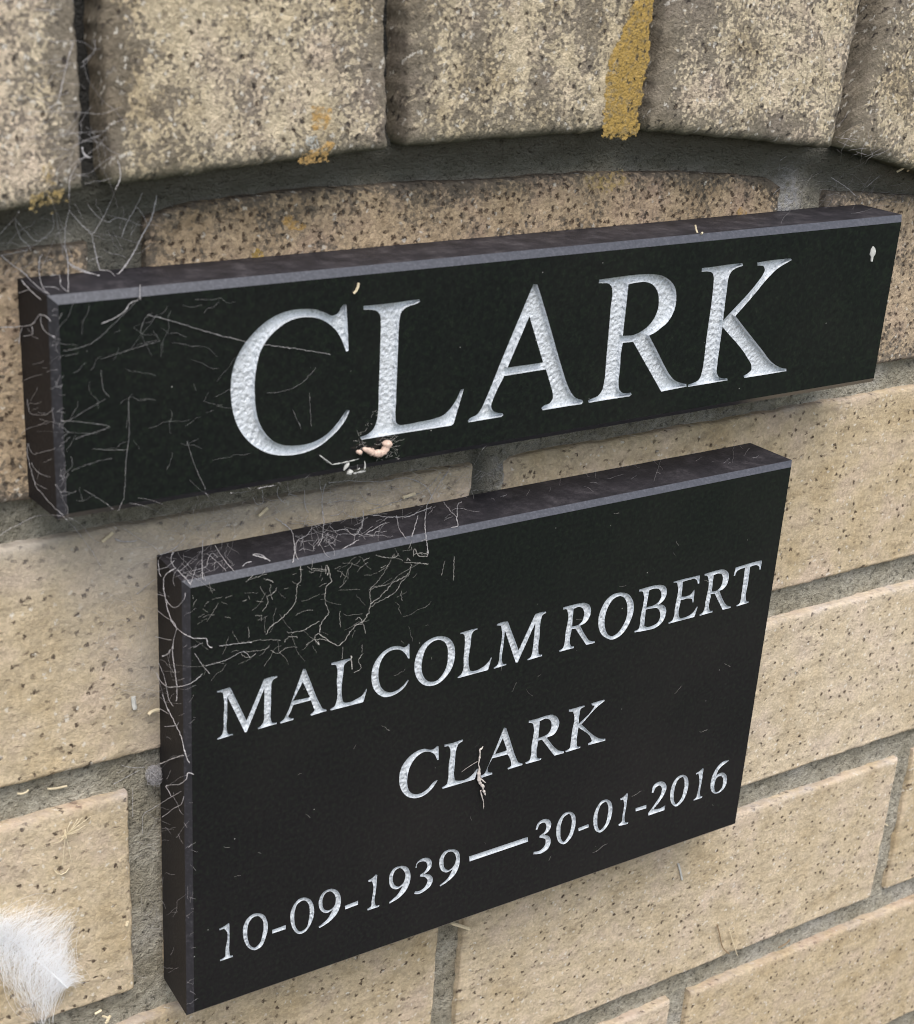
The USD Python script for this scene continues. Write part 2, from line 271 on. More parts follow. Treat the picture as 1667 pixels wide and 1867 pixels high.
# old stains, each with a place of its own: photo pixel, spread in mm, strength
STAINS = [(at(a, c, -13.0)[[0, 2]], sx, sz, k) for a, c, sx, sz, k in [
    (140, 60, 7, 25, 1.0), (150, 260, 7, 20, .8), (60, 200, 12, 10, .45), (40, 20, 14, 8, .5),
    (690, 60, 8, 16, .7), (300, 190, 5, 4, .55), (240, 110, 5, 5, .6), (560, 60, 9, 6, .4), (430, 150, 8, 6, .35), (330, 250, 5, 3, .4),
    (870, 90, 6, 18, .75), (985, 160, 5, 10, .75), (1000, 40, 5, 14, .6), (780, 110, 4, 22, .5), (1075, 40, 5, 8, .9), (930, 210, 6, 4, .5),
    (1215, 60, 7, 16, 1.0), (1290, 40, 10, 12, .9), (1330, 130, 9, 9, .5), (1425, 225, 9, 3, .9), (1230, 200, 8, 8, .5), (1420, 30, 12, 6, .4),
    (1640, 60, 12, 16, .7), (1590, 250, 8, 8, .7), (1660, 170, 10, 10, .45)]]
VEILS = [(at(a, c, 0.0)[[0, 2]], sx, sz, k) for a, c, sx, sz, k in [
    (250, 1030, 14, 12, .8), (270, 1200, 6, 20, .7), (470, 930, 40, 5, .7), (60, 985, 14, 4, .9), (160, 1000, 18, 7, .6), (700, 900, 30, 4, .4), (230, 1130, 14, 10, .35)]]


def blots(x, z, spots):
    out = np.zeros_like(x)
    for (cx, cz), sx, sz, k in spots:
        out = np.maximum(out, k * np.exp(-0.5 * (((x - cx) / sx) ** 2 + ((z - cz) / sz) ** 2)))
    return out


def make_brick(corner, y0, depth, kind, step=1.4, rad=1.6, top=None):
    """corner: bottom-left, bottom-right, top-right, top-left (x, z) in mm; top: optional z of the top edge along u."""
    bl, br, tr, tl = [np.array(c, float) for c in corner]
    L = (np.linalg.norm(br - bl) + np.linalg.norm(tr - tl)) / 2
    H = (np.linalg.norm(tl - bl) + np.linalg.norm(tr - br)) / 2

    def prof(n):
        a = np.radians([90, 60, 30])
        e = [0, 0] + list(rad - rad * np.sin(a)); b = [depth, depth * 0.4] + list(rad - rad * np.cos(a))
        k = max(2, int((n - 2 * rad) / step))
        mid = np.linspace(rad, n - rad, k + 1)
        pos = np.r_[e, mid, n - np.array(e[::-1])]
        back = np.r_[b, np.zeros(k + 1), b[::-1]]
        return pos, back
    px_, bx = prof(L); pz_, bz = prof(H)
    X, Z = np.meshgrid(px_, pz_, indexing='ij'); B = np.maximum(bx[:, None], bz[None, :])
    corner_round = (bx[:, None] > 0) & (bz[None, :] > 0) & (B < rad)
    B = np.where(corner_round, np.minimum(rad, np.hypot(bx[:, None], bz[None, :])), B)
    u, v = X / L, Z / H
    bot = bl + (br - bl) * u[..., None]
    tp = tl + (tr - tl) * u[..., None]
    if top is not None:
        tp[..., 1] = top(tp[..., 0])
    q = bot + (tp - bot) * v[..., None]
    x, z = q[..., 0], q[..., 1]
    ed = np.minimum(np.minimum(X, L - X), np.minimum(Z, H - Z))
    near = np.exp(-ed / 2.5)
    amp = 0.9 if kind else 0.5
    wx, wz = N(p3(x, z, 11.0 + y0), 9, 21), N(p3(x, z, 57.0 + y0), 9, 22)
    fx, fz = N(p3(x, z, 3.0), 2.5, 23, 2), N(p3(x, z, 5.0), 2.5, 24, 2)
    front = np.exp(-B / 3.0)
    y = y0 + B - surface(x, z, kind) * front
    chip = np.clip(N(p3(x, z, 20.0), 7, 30) - 0.15, 0, 1) * near * (5.0 if kind else 2.6)
    y = y + chip * front
    x2, z2 = x + near * amp * (wx + 0.5 * fx), z + near * amp * (wz + 0.5 * fz)
    v3 = np.stack([x2, y, z2], -1).reshape(-1, 3) * MM
    n, mm_ = X.shape
    i = np.arange(n * mm_).reshape(n, mm_)
    f = np.stack([i[:-1, :-1], i[1:, :-1], i[1:, 1:], i[:-1, 1:]], -1).reshape(-1, 4)
    if kind:
        wear = np.stack([np.clip(ed / 13, 0, 1), blots(x, z, STAINS), np.exp(-Z / 2.2)], -1).reshape(-1, 3)
    else:
        wear = np.stack([np.clip(ed / 10, 0, 1), np.exp(-np.clip(H - Z - 0.4, 0, None) / 1.6) * (u >= 0), blots(x, z, VEILS)], -1).reshape(-1, 3)
    return (v3, f), wear


def front_flip(mesh):
    v, f = mesh
    return (v, f)


wall = thing('brick_wall', 'buff brick wall with a weathered arch of bricks on edge across its top', 'wall')


def box_corners(x0, x1, z0, z1):
    return [(x0, z0), (x1, z0), (x1, z1), (x0, z1)]


JZ = [-207.3, -285.2, -362.8, -440.2, -517.5]    # centre lines of the bed joints
mid_top = lambda x: np.interp(x, [-184, -172, -140, -94, -60, -25, 0, 19, 26], [-136.2, -133.4, -132, -132.6, -132.6, -133.8, -135.4, -137.6, -140.5])
left_top = lambda x: np.interp(x, [-420, -300, -221, -199], [-190, -156, -142, -141])
right_top = lambda x: np.interp(x, [46, 64, 86, 160, 265], [-143.2, -144.5, -146.5, -160, -188])
rows = [  # (course, x joints)
    (0, [(-420, -199, left_top), (-184.5, 26, mid_top), (46, 265, right_top)]),
    (1, [(-298, -83.3, None), (-72.5, 142, None), (152, 367, None), (-523, -308, None)]),
    (2, [(-408, -193, None), (-182, 31, None), (41, 256, None), (266, 400, None)]),
    (3, [(-299, -84.3, None), (-74, 137.5, None), (147.8, 363, None)]),
    (4, [(-408, -196, None), (-186, 28.9, None), (39.2, 254, None), (264, 400, None)]),
    (5, [(-299, -84, None), (-74, 141, None), (151, 366, None)])]
for c, xs in rows:
    for x0, x1, topf in xs:
        hb = 5.6 if c else 5.4
        zt = JZ[c - 1] - hb if c else -140.0
        zb = (JZ[c] if c < 5 else -595.0) + hb
        z_tilt = rng.uniform(-0.5, 0.5, 2)
        far = x1 < -250 or x0 > 200 or c > 4
        me, wear = make_brick([(x0, zb + z_tilt[0]), (x1, zb + z_tilt[1]), (x1, zt + z_tilt[1] * .6), (x0, zt + z_tilt[0] * .6)], 0.0 + rng.uniform(-0.5, 0.4), 24, 0, 4.0 if far else 1.3, 1.5, topf)
        if c == 1:
            wear[:, 0] *= np.where((wear[:, 1] > 0.0003) & (me[0][:, 0] < 0.03), 0.35, 1.0); wear[:, 1] *= np.clip((me[0][:, 0] - 0.02) / 0.02, 0.0, 1)
        obj('brick', me, pink_brick if c == 0 else wall_brick, wall, True, colours=wear)
arch = [
    [(-345, -166), (-279.5, -142), (-294, -36), (-372, -62)],
    [(-272.5, -140.5), (-204.8, -126.8), (-206.3, -20), (-287, -33)],
    [(-197.9, -126.2), (-125.0, -121.6), (-132.4, -20), (-201.7, -20)],
    [(-119.3, -121.1), (-48.2, -119.8), (-46, -19), (-123, -20)],
    [(-40.2, -120.3), (31.2, -127.8), (38.5, -22), (-36.3, -19)],
    [(38.6, -128.4), (108, -145.5), (135, -34), (54.3, -22)],
    [(116, -147), (180, -170), (222, -62), (144, -36)]]
for k, cs in enumerate(arch):
    far = k in (0, 6)
    bulge = None
    me, wear = make_brick(cs, ARCH_Y + rng.uniform(-0.15, 0.15), 30, 1, 4.0 if far else 1.15, 2.6)
    obj('arch_brick', me, arch_brick, wall, True, colours=wear)

# mortar: one bed that fills the joints, ramps up under the arch and shows between the arch bricks
xs_ = np.arange(-540, 420, 1.9); zs_ = np.arange(-600, -18, 1.7)
X, Z = np.meshgrid(xs_, zs_, indexing='ij')
zi = np.interp(X, [-372, -272, -205, -160, -120, -80, -48, 0, 31, 66, 108, 180, 260], [-172, -140.5, -127, -124, -121.5, -121, -120, -124, -128, -135, -145.5, -170, -205])
t = np.clip((zi + 1.5 - Z) / 9.5, 0, 1)
Y = np.where(Z > zi + 1.5, ARCH_Y + 11.0, (ARCH_Y + 9.0) + t ** 1.4 * (3.0 - ARCH_Y - 9.0))
Y = np.where(Z < zi - 12, 3.2, Y)
P = p3(X, Z)
rough = 0.8 * N(P, 9, 41) + 0.75 * N(P, 3.6, 42, 2) + np.clip((Z + 140) / 8, 0, 1) * (0.8 * N(P, 5, 46, 2) + 0.5 * N(P, 2.4, 47, 2)) + 1.0 * np.clip(N(P, 3.0, 44, 2) - 0.45, 0, 1)
smear = 0.75 * np.exp(-(((X - 29) / 7) ** 2 + ((Z + 146) / 9) ** 2)) + 0.6 * np.exp(-(((X + 72) / 2.2) ** 2 + ((Z + 218) / 9) ** 2))
Y = Y + rough - 5.2 * np.clip(smear, 0, 1)
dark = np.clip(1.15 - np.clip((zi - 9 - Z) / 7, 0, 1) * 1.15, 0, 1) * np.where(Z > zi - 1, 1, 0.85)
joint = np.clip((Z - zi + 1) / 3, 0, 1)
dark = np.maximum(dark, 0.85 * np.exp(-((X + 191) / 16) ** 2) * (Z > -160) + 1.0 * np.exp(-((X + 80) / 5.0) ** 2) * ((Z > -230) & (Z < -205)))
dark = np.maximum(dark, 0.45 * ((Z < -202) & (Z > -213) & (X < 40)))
i = np.arange(X.size).reshape(X.shape)
F = np.stack([i[:-1, :-1], i[1:, :-1], i[1:, 1:], i[:-1, 1:]], -1).reshape(-1, 4)
wear = np.stack([dark, np.clip(smear * 1.2 + 0.25 * np.exp(-((X + 10) / 60) ** 2 - ((Z + 211) / 3) ** 2), 0, 1), joint], -1).reshape(-1, 3)
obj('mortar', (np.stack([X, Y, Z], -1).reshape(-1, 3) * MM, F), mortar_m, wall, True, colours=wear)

# ---------------------------------------------------------------- engraved plaques
GLYPHS = """C:-2811,-3127c -2805,-3130c -2794,-3233 -2783,-3362c -2797,-3364c -2825,-3303 -2859,-3252 -2904,-3213 -2952,-3186 -3014,-3170 -3075,-3168 -3141,-3183 -3201,-3217 -3245,-3255 -3282,-3309 -3301,-3369 -3312,-3440 -3313,-3513 -3307,-3587 -3288,-3663 -3254,-3724 -3207,-3773 -3150,-3802 -3081,-3815 -3013,-3817 -2949,-3805 -2886,-3775 -2834,-3729 -2798,-3686 -2782,-3667c -2765,-3674c -2786,-3717 -2822,-3760 -2874,-3801 -2938,-3838 -3012,-3858 -3086,-3863 -3159,-3855 -3227,-3835 -3294,-3798 -3351,-3748 -3399,-3681 -3429,-3603 -3442,-3524 -3443,-3452 -3432,-3381 -3408,-3321 -3369,-3264 -3320,-3216 -3261,-3173 -3192,-3142 -3117,-3127 -3041,-3128 -2979,-3137 -2927,-3157 -2880,-3176 -2849,-3164 -2834,-3139 -2824,-3130c
L:-2706,-3145c -2629,-3146 -2497,-3145 -2404,-3142 -2373,-3142c -2366,-3153c -2387,-3162 -2428,-3170 -2459,-3181 -2478,-3199 -2486,-3231 -2488,-3283 -2487,-3393 -2486,-3527 -2484,-3662 -2483,-3745 -2476,-3778 -2455,-3792 -2418,-3795 -2333,-3792 -2235,-3787 -2176,-3774 -2135,-3744 -2099,-3697 -2076,-3649c -2056,-3647c -2080,-3732 -2109,-3832c -2122,-3840c -2275,-3840 -2463,-3839 -2686,-3840c -2697,-3825c -2648,-3814 -2613,-3787 -2597,-3748 -2592,-3703 -2593,-3581 -2594,-3447 -2596,-3316 -2598,-3242 -2604,-3202 -2622,-3179 -2658,-3168 -2703,-3163c
A:-1646,-3128c -1619,-3131c -1558,-3259 -1461,-3475 -1401,-3606 -1341,-3724 -1320,-3755 -1287,-3790 -1231,-3814c -1222,-3824c -1234,-3836c -1334,-3835 -1508,-3836c -1520,-3822c -1505,-3812 -1460,-3799 -1444,-3773 -1449,-3744 -1465,-3705 -1511,-3604c -1794,-3608c -1855,-3726 -1867,-3765 -1854,-3792 -1820,-3810 -1786,-3817c -1779,-3827c -1792,-3836c -1900,-3837 -2009,-3838c -2016,-3828c -2005,-3818 -1957,-3801 -1928,-3766 -1909,-3728 -1828,-3539|-1655,-3298c -1534,-3564c -1776,-3565c
R:-1195,-3143c -1107,-3140 -976,-3138 -859,-3140 -786,-3148 -721,-3166 -665,-3199 -630,-3236 -614,-3281 -611,-3337 -624,-3384 -657,-3429 -704,-3459 -747,-3481 -785,-3493c -706,-3596 -633,-3693 -591,-3743 -549,-3780 -499,-3802 -452,-3815c -446,-3831c -641,-3837c -900,-3516c -976,-3514c -980,-3548 -977,-3672 -976,-3742 -965,-3784 -945,-3804 -904,-3814 -875,-3815c -868,-3827c -884,-3835c -1042,-3834 -1181,-3835c -1189,-3822c -1172,-3816 -1119,-3803 -1092,-3773 -1084,-3729 -1085,-3593 -1088,-3420 -1091,-3297 -1092,-3216 -1103,-3186 -1130,-3168 -1163,-3163 -1194,-3161c|-980,-3185c -915,-3181 -847,-3185 -793,-3209 -756,-3251 -741,-3299 -743,-3355 -764,-3401 -804,-3440 -851,-3464 -906,-3478 -982,-3474c
K:-442,-3141c -349,-3140 -226,-3137 -130,-3137c -121,-3152c -160,-3159 -195,-3171 -216,-3192 -224,-3219 -224,-3278 -224,-3356 -222,-3463c 23,-3253 49,-3223 62,-3192 48,-3170 24,-3163 -3,-3160c -7,-3143c 122,-3139 265,-3141c 274,-3151c 225,-3168 165,-3193 108,-3233 -6,-3339 -126,-3445c -103,-3466 -26,-3535 60,-3611 147,-3687 211,-3746 280,-3790 324,-3808 367,-3818c 370,-3833c 229,-3834 18,-3834c 10,-3820c 39,-3811 67,-3790 62,-3761 29,-3720 -220,-3499c -221,-3548 -221,-3638 -221,-3723 -215,-3777 -195,-3803 -161,-3815 -125,-3819c -118,-3832c -228,-3833 -435,-3834c -436,-3820c -394,-3815 -353,-3799 -338,-3762 -333,-3696 -335,-3578 -334,-3476 -332,-3360 -335,-3255 -341,-3200 -355,-3176 -388,-3164 -440,-3161c
M:-3528,-5083c -3494,-5082 -3454,-5078c -3446,-5089c -3352,-5302c -3249,-5079c -3214,-5076 -3173,-5077c -3168,-5086c -3190,-5093 -3201,-5107 -3205,-5145 -3205,-5240 -3205,-5328 -3197,-5352 -3168,-5359c -3168,-5366c -3281,-5371c -3285,-5363c -3259,-5349 -3248,-5330 -3247,-5278 -3246,-5131c -3351,-5370c -3362,-5369c -3468,-5129c -3469,-5244 -3470,-5330 -3463,-5352 -3436,-5359c -3434,-5366c -3524,-5371c -3529,-5365c -3502,-5352 -3492,-5329 -3489,-5261 -3490,-5124 -3496,-5099 -3528,-5090c
A:-3011,-5074c -2997,-5077c -2969,-5145 -2895,-5321 -2881,-5345 -2857,-5357c -2855,-5366c -2953,-5371c -2959,-5363c -2940,-5352 -2933,-5341 -2939,-5326 -2956,-5275c -3067,-5277c -3086,-5320 -3097,-5340 -3090,-5350 -3065,-5359c -3065,-5368c -3143,-5371c -3150,-5362c -3126,-5352 -3111,-5330 -3066,-5220|-3011,-5150c -2963,-5256c -3070,-5252c
L:-2834,-5078c -2773,-5078 -2705,-5077c -2707,-5086c -2737,-5095 -2751,-5109 -2755,-5147 -2757,-5310 -2749,-5337 -2715,-5348 -2662,-5339 -2626,-5325 -2601,-5291c -2597,-5295c -2616,-5365c -2624,-5370c -2827,-5370c -2834,-5361c -2805,-5350 -2794,-5324 -2795,-5194 -2796,-5121 -2804,-5099 -2834,-5090c
C:-2332,-5073c -2327,-5077c -2321,-5167c -2329,-5165c -2350,-5132 -2382,-5102 -2426,-5089 -2474,-5098 -2503,-5126 -2519,-5162 -2526,-5211 -2520,-5258 -2500,-5309 -2467,-5341 -2430,-5354 -2387,-5348 -2351,-5327 -2324,-5299c -2318,-5305c -2344,-5341 -2380,-5364 -2429,-5377 -2472,-5374 -2510,-5353 -2548,-5309 -2566,-5259 -2570,-5207 -2559,-5153 -2528,-5109 -2481,-5077 -2433,-5068 -2390,-5076 -2361,-5089 -2343,-5085
O:-2113,-5074 -2058,-5099 -2023,-5141 -2007,-5197 -2008,-5249 -2024,-5299 -2059,-5343 -2108,-5373 -2165,-5377 -2211,-5359 -2255,-5315 -2280,-5257 -2284,-5210 -2271,-5149 -2234,-5100 -2179,-5075|-2128,-5094 -2088,-5115 -2063,-5155 -2055,-5210 -2058,-5267 -2086,-5325 -2129,-5354 -2167,-5350 -2200,-5328 -2225,-5287 -2235,-5233 -2229,-5176 -2207,-5123 -2171,-5097
L:-1979,-5083c -1927,-5080 -1861,-5079c -1857,-5085c -1886,-5094 -1897,-5114 -1899,-5155 -1899,-5317 -1889,-5342 -1860,-5352 -1813,-5346 -1778,-5330 -1754,-5308 -1743,-5289c -1740,-5295c -1757,-5363c -1765,-5369c -1973,-5372c -1978,-5365c -1952,-5353 -1941,-5330 -1942,-5247 -1943,-5132 -1948,-5105 -1957,-5095 -1978,-5090c
M:-1720,-5084c -1686,-5079 -1644,-5081c -1637,-5092c -1543,-5290c -1441,-5077c -1407,-5075 -1364,-5077c -1360,-5085c -1386,-5096 -1394,-5120 -1394,-5223 -1394,-5323 -1386,-5352 -1361,-5359c -1362,-5368c -1467,-5372c -1473,-5365c -1448,-5356 -1439,-5332 -1437,-5304 -1435,-5135c -1543,-5369c -1557,-5366c -1658,-5136c -1660,-5235 -1662,-5329 -1654,-5351 -1626,-5360c -1628,-5366c -1715,-5371c -1719,-5365c -1693,-5352 -1684,-5328 -1683,-5282 -1683,-5119 -1690,-5101 -1719,-5091c
R:-1233,-5078c -1179,-5076 -1107,-5077 -1064,-5083 -1031,-5104 -1015,-5133 -1014,-5165 -1028,-5198 -1053,-5219 -1089,-5227c -1029,-5313 -1001,-5345 -956,-5359c -955,-5370c -1022,-5370c -1121,-5240c -1151,-5237c -1152,-5334 -1143,-5351 -1119,-5358c -1119,-5369c -1227,-5370c -1234,-5361c -1205,-5351 -1196,-5324 -1196,-5267 -1196,-5111 -1204,-5097 -1231,-5090c|-1152,-5103c -1110,-5099 -1081,-5115 -1066,-5144 -1065,-5175 -1076,-5204 -1102,-5219 -1150,-5220c
O:-782,-5072 -729,-5092 -692,-5131 -671,-5178 -669,-5231 -684,-5281 -715,-5334 -760,-5369 -816,-5379 -862,-5360 -912,-5318 -939,-5264 -946,-5205 -931,-5146 -897,-5095 -845,-5069|-795,-5092 -758,-5110 -731,-5150 -719,-5200 -720,-5253 -744,-5306 -783,-5346 -819,-5355 -853,-5339 -880,-5298 -894,-5248 -892,-5185 -871,-5132 -838,-5099
B:-643,-5081c -580,-5077 -503,-5078 -456,-5086 -420,-5109 -407,-5141 -411,-5172 -432,-5200 -465,-5217c -429,-5225 -402,-5249 -392,-5283 -398,-5320 -422,-5353 -471,-5375 -529,-5376 -636,-5369c -641,-5360c -607,-5351 -601,-5326 -602,-5277 -603,-5112 -611,-5099 -641,-5092c|-557,-5100c -513,-5098 -479,-5108 -455,-5137 -450,-5170 -465,-5196 -496,-5211 -566,-5215c|-567,-5228c -505,-5232 -468,-5241 -444,-5273 -438,-5312 -453,-5341 -493,-5354 -546,-5351 -564,-5339c
E:-360,-5083c -293,-5081 -221,-5081 -148,-5080c -142,-5083c -139,-5138c -149,-5136c -161,-5112 -181,-5098 -225,-5095 -281,-5098c -277,-5202c -225,-5206 -201,-5200 -185,-5186 -175,-5173c -170,-5177c -166,-5262c -174,-5260c -183,-5236 -203,-5227 -279,-5224c -279,-5329 -267,-5348 -231,-5354 -183,-5346 -155,-5332 -130,-5297c -124,-5303c -140,-5365c -149,-5368c -356,-5369c -362,-5361c -331,-5353 -320,-5328 -320,-5273 -324,-5110 -333,-5095 -359,-5089c
R:-102,-5081c -56,-5078 11,-5076 56,-5079 90,-5096 114,-5125 117,-5161 105,-5199 81,-5219 50,-5226c 107,-5315 135,-5344 172,-5358c 176,-5369c 104,-5369c 12,-5238c -20,-5234c -19,-5337 -10,-5351 14,-5357c 14,-5367c -93,-5369c -100,-5361c -71,-5352 -62,-5331 -60,-5286 -68,-5110 -78,-5096 -100,-5090c|-21,-5104c 22,-5100 49,-5110 64,-5136 66,-5171 53,-5203 30,-5217 -18,-5219c
T:167,-5088c 245,-5083 321,-5080 391,-5079c 397,-5084c 396,-5144c 388,-5143c 376,-5118 358,-5107 297,-5106c 299,-5217 301,-5329 311,-5352 332,-5357c 330,-5365c 229,-5370c 221,-5363c 251,-5352 256,-5330 256,-5294 252,-5104c 205,-5108 179,-5120 171,-5144c 160,-5143c
C:-2091,-5787c -2079,-5794c -2073,-5885c -2082,-5884c -2108,-5836 -2143,-5812 -2192,-5804 -2244,-5831 -2275,-5878 -2289,-5939 -2287,-5995 -2265,-6048 -2234,-6071 -2185,-6080 -2137,-6061 -2100,-6029 -2077,-6019c -2071,-6025c -2107,-6069 -2154,-6098 -2213,-6104 -2262,-6088 -2314,-6039 -2341,-5980 -2347,-5923 -2333,-5862 -2288,-5810 -2232,-5784 -2174,-5784 -2129,-5802 -2101,-5796
L:-2037,-5792c -1978,-5796 -1908,-5791c -1903,-5802c -1936,-5816 -1949,-5850 -1952,-5938 -1952,-6023 -1942,-6057 -1907,-6073 -1846,-6071 -1807,-6048 -1783,-6022c -1777,-6028c -1794,-6090c -1803,-6094c -2031,-6093c -2036,-6082c -2002,-6070 -1995,-6039 -1996,-5945 -1995,-5833 -2006,-5812 -2036,-5806c
A:-1604,-5790c -1587,-5797c -1542,-5906 -1490,-6029 -1472,-6061 -1437,-6082c -1436,-6092c -1545,-6094c -1552,-6083c -1525,-6075 -1526,-6053 -1557,-5985c -1674,-5982c -1703,-6049 -1695,-6072 -1666,-6083c -1665,-6094c -1744,-6097c -1753,-6082c -1723,-6072 -1708,-6042 -1663,-5940|-1606,-5860c -1566,-5956c -1656,-5959c
R:-1417,-5791c -1353,-5793 -1279,-5790 -1236,-5795 -1195,-5823 -1175,-5861 -1181,-5903 -1204,-5936 -1264,-5947c -1187,-6039 -1157,-6065 -1112,-6082c -1112,-6095c -1187,-6094c -1299,-5952c -1328,-5950c -1333,-6038 -1324,-6072 -1291,-6083c -1293,-6095c -1407,-6093c -1417,-6081c -1383,-6073 -1375,-6041 -1377,-5978 -1374,-5844 -1385,-5818 -1415,-5805c|-1330,-5815c -1288,-5809 -1254,-5824 -1234,-5861 -1238,-5898 -1259,-5924 -1286,-5930 -1330,-5934c
K:-1107,-5792c -1047,-5793 -987,-5790c -980,-5801c -1012,-5811 -1017,-5843 -1016,-5916c -910,-5834 -900,-5819 -921,-5807c -928,-5793c -877,-5791 -827,-5791c -820,-5800c -872,-5826 -993,-5924c -855,-6049 -818,-6071 -780,-6080c -778,-6094c -917,-6091c -921,-6078c -891,-6068 -900,-6046 -1015,-5938c -1015,-6044 -1007,-6075 -981,-6084c -983,-6093c -1094,-6094c -1106,-6083c -1069,-6074 -1065,-6040 -1063,-5963 -1060,-5842 -1074,-5815 -1105,-5807c
1:-3517,-6579c -3485,-6573 -3458,-6561c -3453,-6566c -3451,-6674 -3451,-6766 -3445,-6788 -3430,-6791c -3430,-6801c -3510,-6802c -3513,-6792c -3482,-6785 -3477,-6740 -3477,-6600 -3487,-6590 -3513,-6590c
0:-3269,-6559 -3233,-6582 -3210,-6633 -3205,-6690 -3219,-6745 -3246,-6796 -3287,-6806 -3323,-6782 -3352,-6731 -3365,-6672 -3360,-6609 -3335,-6569 -3300,-6554|-3274,-6576 -3245,-6605 -3232,-6664 -3239,-6716 -3257,-6770 -3288,-6789 -3315,-6768 -3334,-6715 -3338,-6649 -3325,-6599 -3300,-6576
-:-3175,-6706c -3087,-6703c -3086,-6731c -3175,-6731c
0:-2965,-6554 -2927,-6580 -2904,-6628 -2899,-6691 -2917,-6751 -2953,-6794 -2996,-6797 -3033,-6755 -3054,-6693 -3057,-6637 -3037,-6584 -3001,-6552|-2969,-6571 -2942,-6599 -2928,-6648 -2931,-6713 -2951,-6773 -2991,-6781 -3015,-6751 -3030,-6690 -3028,-6625 -3011,-6582
9:-2789,-6552 -2746,-6577 -2719,-6630 -2717,-6680 -2740,-6740 -2787,-6779 -2857,-6803c -2865,-6792c -2804,-6757 -2768,-6702c -2811,-6713 -2849,-6686 -2867,-6641 -2865,-6598 -2837,-6558|-2796,-6566 -2767,-6592 -2751,-6641 -2763,-6684 -2795,-6698 -2828,-6682 -2843,-6638 -2838,-6590 -2821,-6569
-:-2687,-6705c -2596,-6699c -2595,-6727c -2682,-6731c
1:-2533,-6577c -2500,-6569 -2477,-6552c -2468,-6559c -2471,-6656 -2475,-6756 -2466,-6778 -2442,-6781c -2445,-6792c -2523,-6793c -2529,-6781c -2502,-6770 -2499,-6737 -2496,-6612 -2504,-6593 -2527,-6588c
9:-2306,-6548 -2260,-6568 -2231,-6617 -2227,-6674 -2250,-6735 -2299,-6775 -2368,-6795c -2372,-6785c -2312,-6748 -2278,-6697c -2320,-6708 -2361,-6684 -2380,-6636 -2377,-6586 -2351,-6552|-2311,-6561 -2278,-6590 -2264,-6634 -2276,-6677 -2306,-6694 -2339,-6672 -2355,-6627 -2349,-6584 -2333,-6565
3:-2193,-6595c -2180,-6560 -2141,-6546 -2100,-6557 -2075,-6593 -2076,-6627 -2094,-6649 -2122,-6663c -2080,-6684 -2058,-6723 -2069,-6760 -2108,-6787 -2160,-6796 -2192,-6785c -2185,-6769c -2144,-6775 -2105,-6748 -2098,-6716 -2121,-6686 -2156,-6671c -2155,-6660c -2118,-6642 -2105,-6612 -2116,-6582 -2146,-6565 -2180,-6571 -2185,-6600c
9:-1926,-6549 -1883,-6574 -1864,-6625 -1864,-6677 -1889,-6738 -1939,-6773 -1999,-6794c -2003,-6784c -1947,-6754 -1912,-6696c -1956,-6705 -1995,-6681 -2016,-6634 -2014,-6584 -1985,-6548|-1934,-6561 -1903,-6590 -1892,-6639 -1911,-6679 -1939,-6693 -1970,-6674 -1987,-6626 -1982,-6582 -1964,-6562
dash:-1794,-6642c -1340,-6639c -1333,-6675c -1785,-6680c
3:-1280,-6601c -1268,-6561 -1224,-6543 -1174,-6564 -1156,-6607 -1172,-6646 -1204,-6663c -1160,-6693 -1146,-6741 -1164,-6780 -1217,-6799 -1279,-6786c -1279,-6769c -1226,-6773 -1189,-6741 -1193,-6702 -1243,-6673c -1242,-6661c -1200,-6637 -1195,-6602 -1214,-6571 -1248,-6570 -1269,-6608c
0:-1013,-6550 -971,-6581 -954,-6629 -955,-6692 -978,-6755 -1027,-6787 -1071,-6764 -1101,-6705 -1109,-6640 -1091,-6583 -1057,-6549|-1018,-6564 -990,-6606 -985,-6671 -1005,-6740 -1036,-6769 -1059,-6743 -1073,-6682 -1073,-6619 -1051,-6573
-:-924,-6699c -841,-6693c -834,-6718c -917,-6724c
0:-708,-6547 -670,-6574 -648,-6631 -649,-6694 -674,-6758 -726,-6790 -767,-6768 -796,-6708 -802,-6637 -781,-6580 -751,-6547|-714,-6562 -687,-6601 -681,-6672 -697,-6744 -733,-6772 -757,-6739 -769,-6678 -767,-6615 -748,-6571
1:-591,-6575c -557,-6566 -535,-6547c -526,-6555c -526,-6654 -526,-6757 -515,-6778 -491,-6783c -494,-6795c -569,-6789c -578,-6776c -552,-6762 -550,-6724 -553,-6608 -561,-6590 -582,-6588c
-:-441,-6691c -347,-6692c -345,-6719c -435,-6716c
2:-312,-6607c -305,-6557 -264,-6540 -209,-6559 -183,-6605 -195,-6653 -232,-6700 -277,-6746c -216,-6757 -173,-6746c -175,-6782c -315,-6784c -321,-6765c -262,-6698 -226,-6644 -225,-6599 -252,-6570 -280,-6577 -299,-6614c
0:-40,-6548 -2,-6578 16,-6628 14,-6693 -13,-6757 -69,-6784 -109,-6756 -136,-6696 -139,-6630 -118,-6571 -85,-6546|-48,-6562 -23,-6604 -19,-6677 -38,-6743 -72,-6766 -96,-6733 -107,-6671 -102,-6608 -81,-6569
1:74,-6568c 100,-6562 132,-6544c 140,-6549c 141,-6647 140,-6742 149,-6767 167,-6772c 164,-6784c 92,-6784c 85,-6778c 109,-6768 115,-6738 107,-6597 96,-6576 78,-6578c
6:368,-6544c 371,-6552c 327,-6570 289,-6596 270,-6642c 301,-6630 332,-6633 364,-6658 382,-6699 381,-6740 358,-6775 317,-6790 286,-6785 254,-6762 233,-6714 231,-6662 248,-6605 283,-6563 328,-6542|312,-6653 336,-6671 349,-6711 345,-6756 316,-6779 290,-6774 273,-6746 268,-6698 282,-6658"""


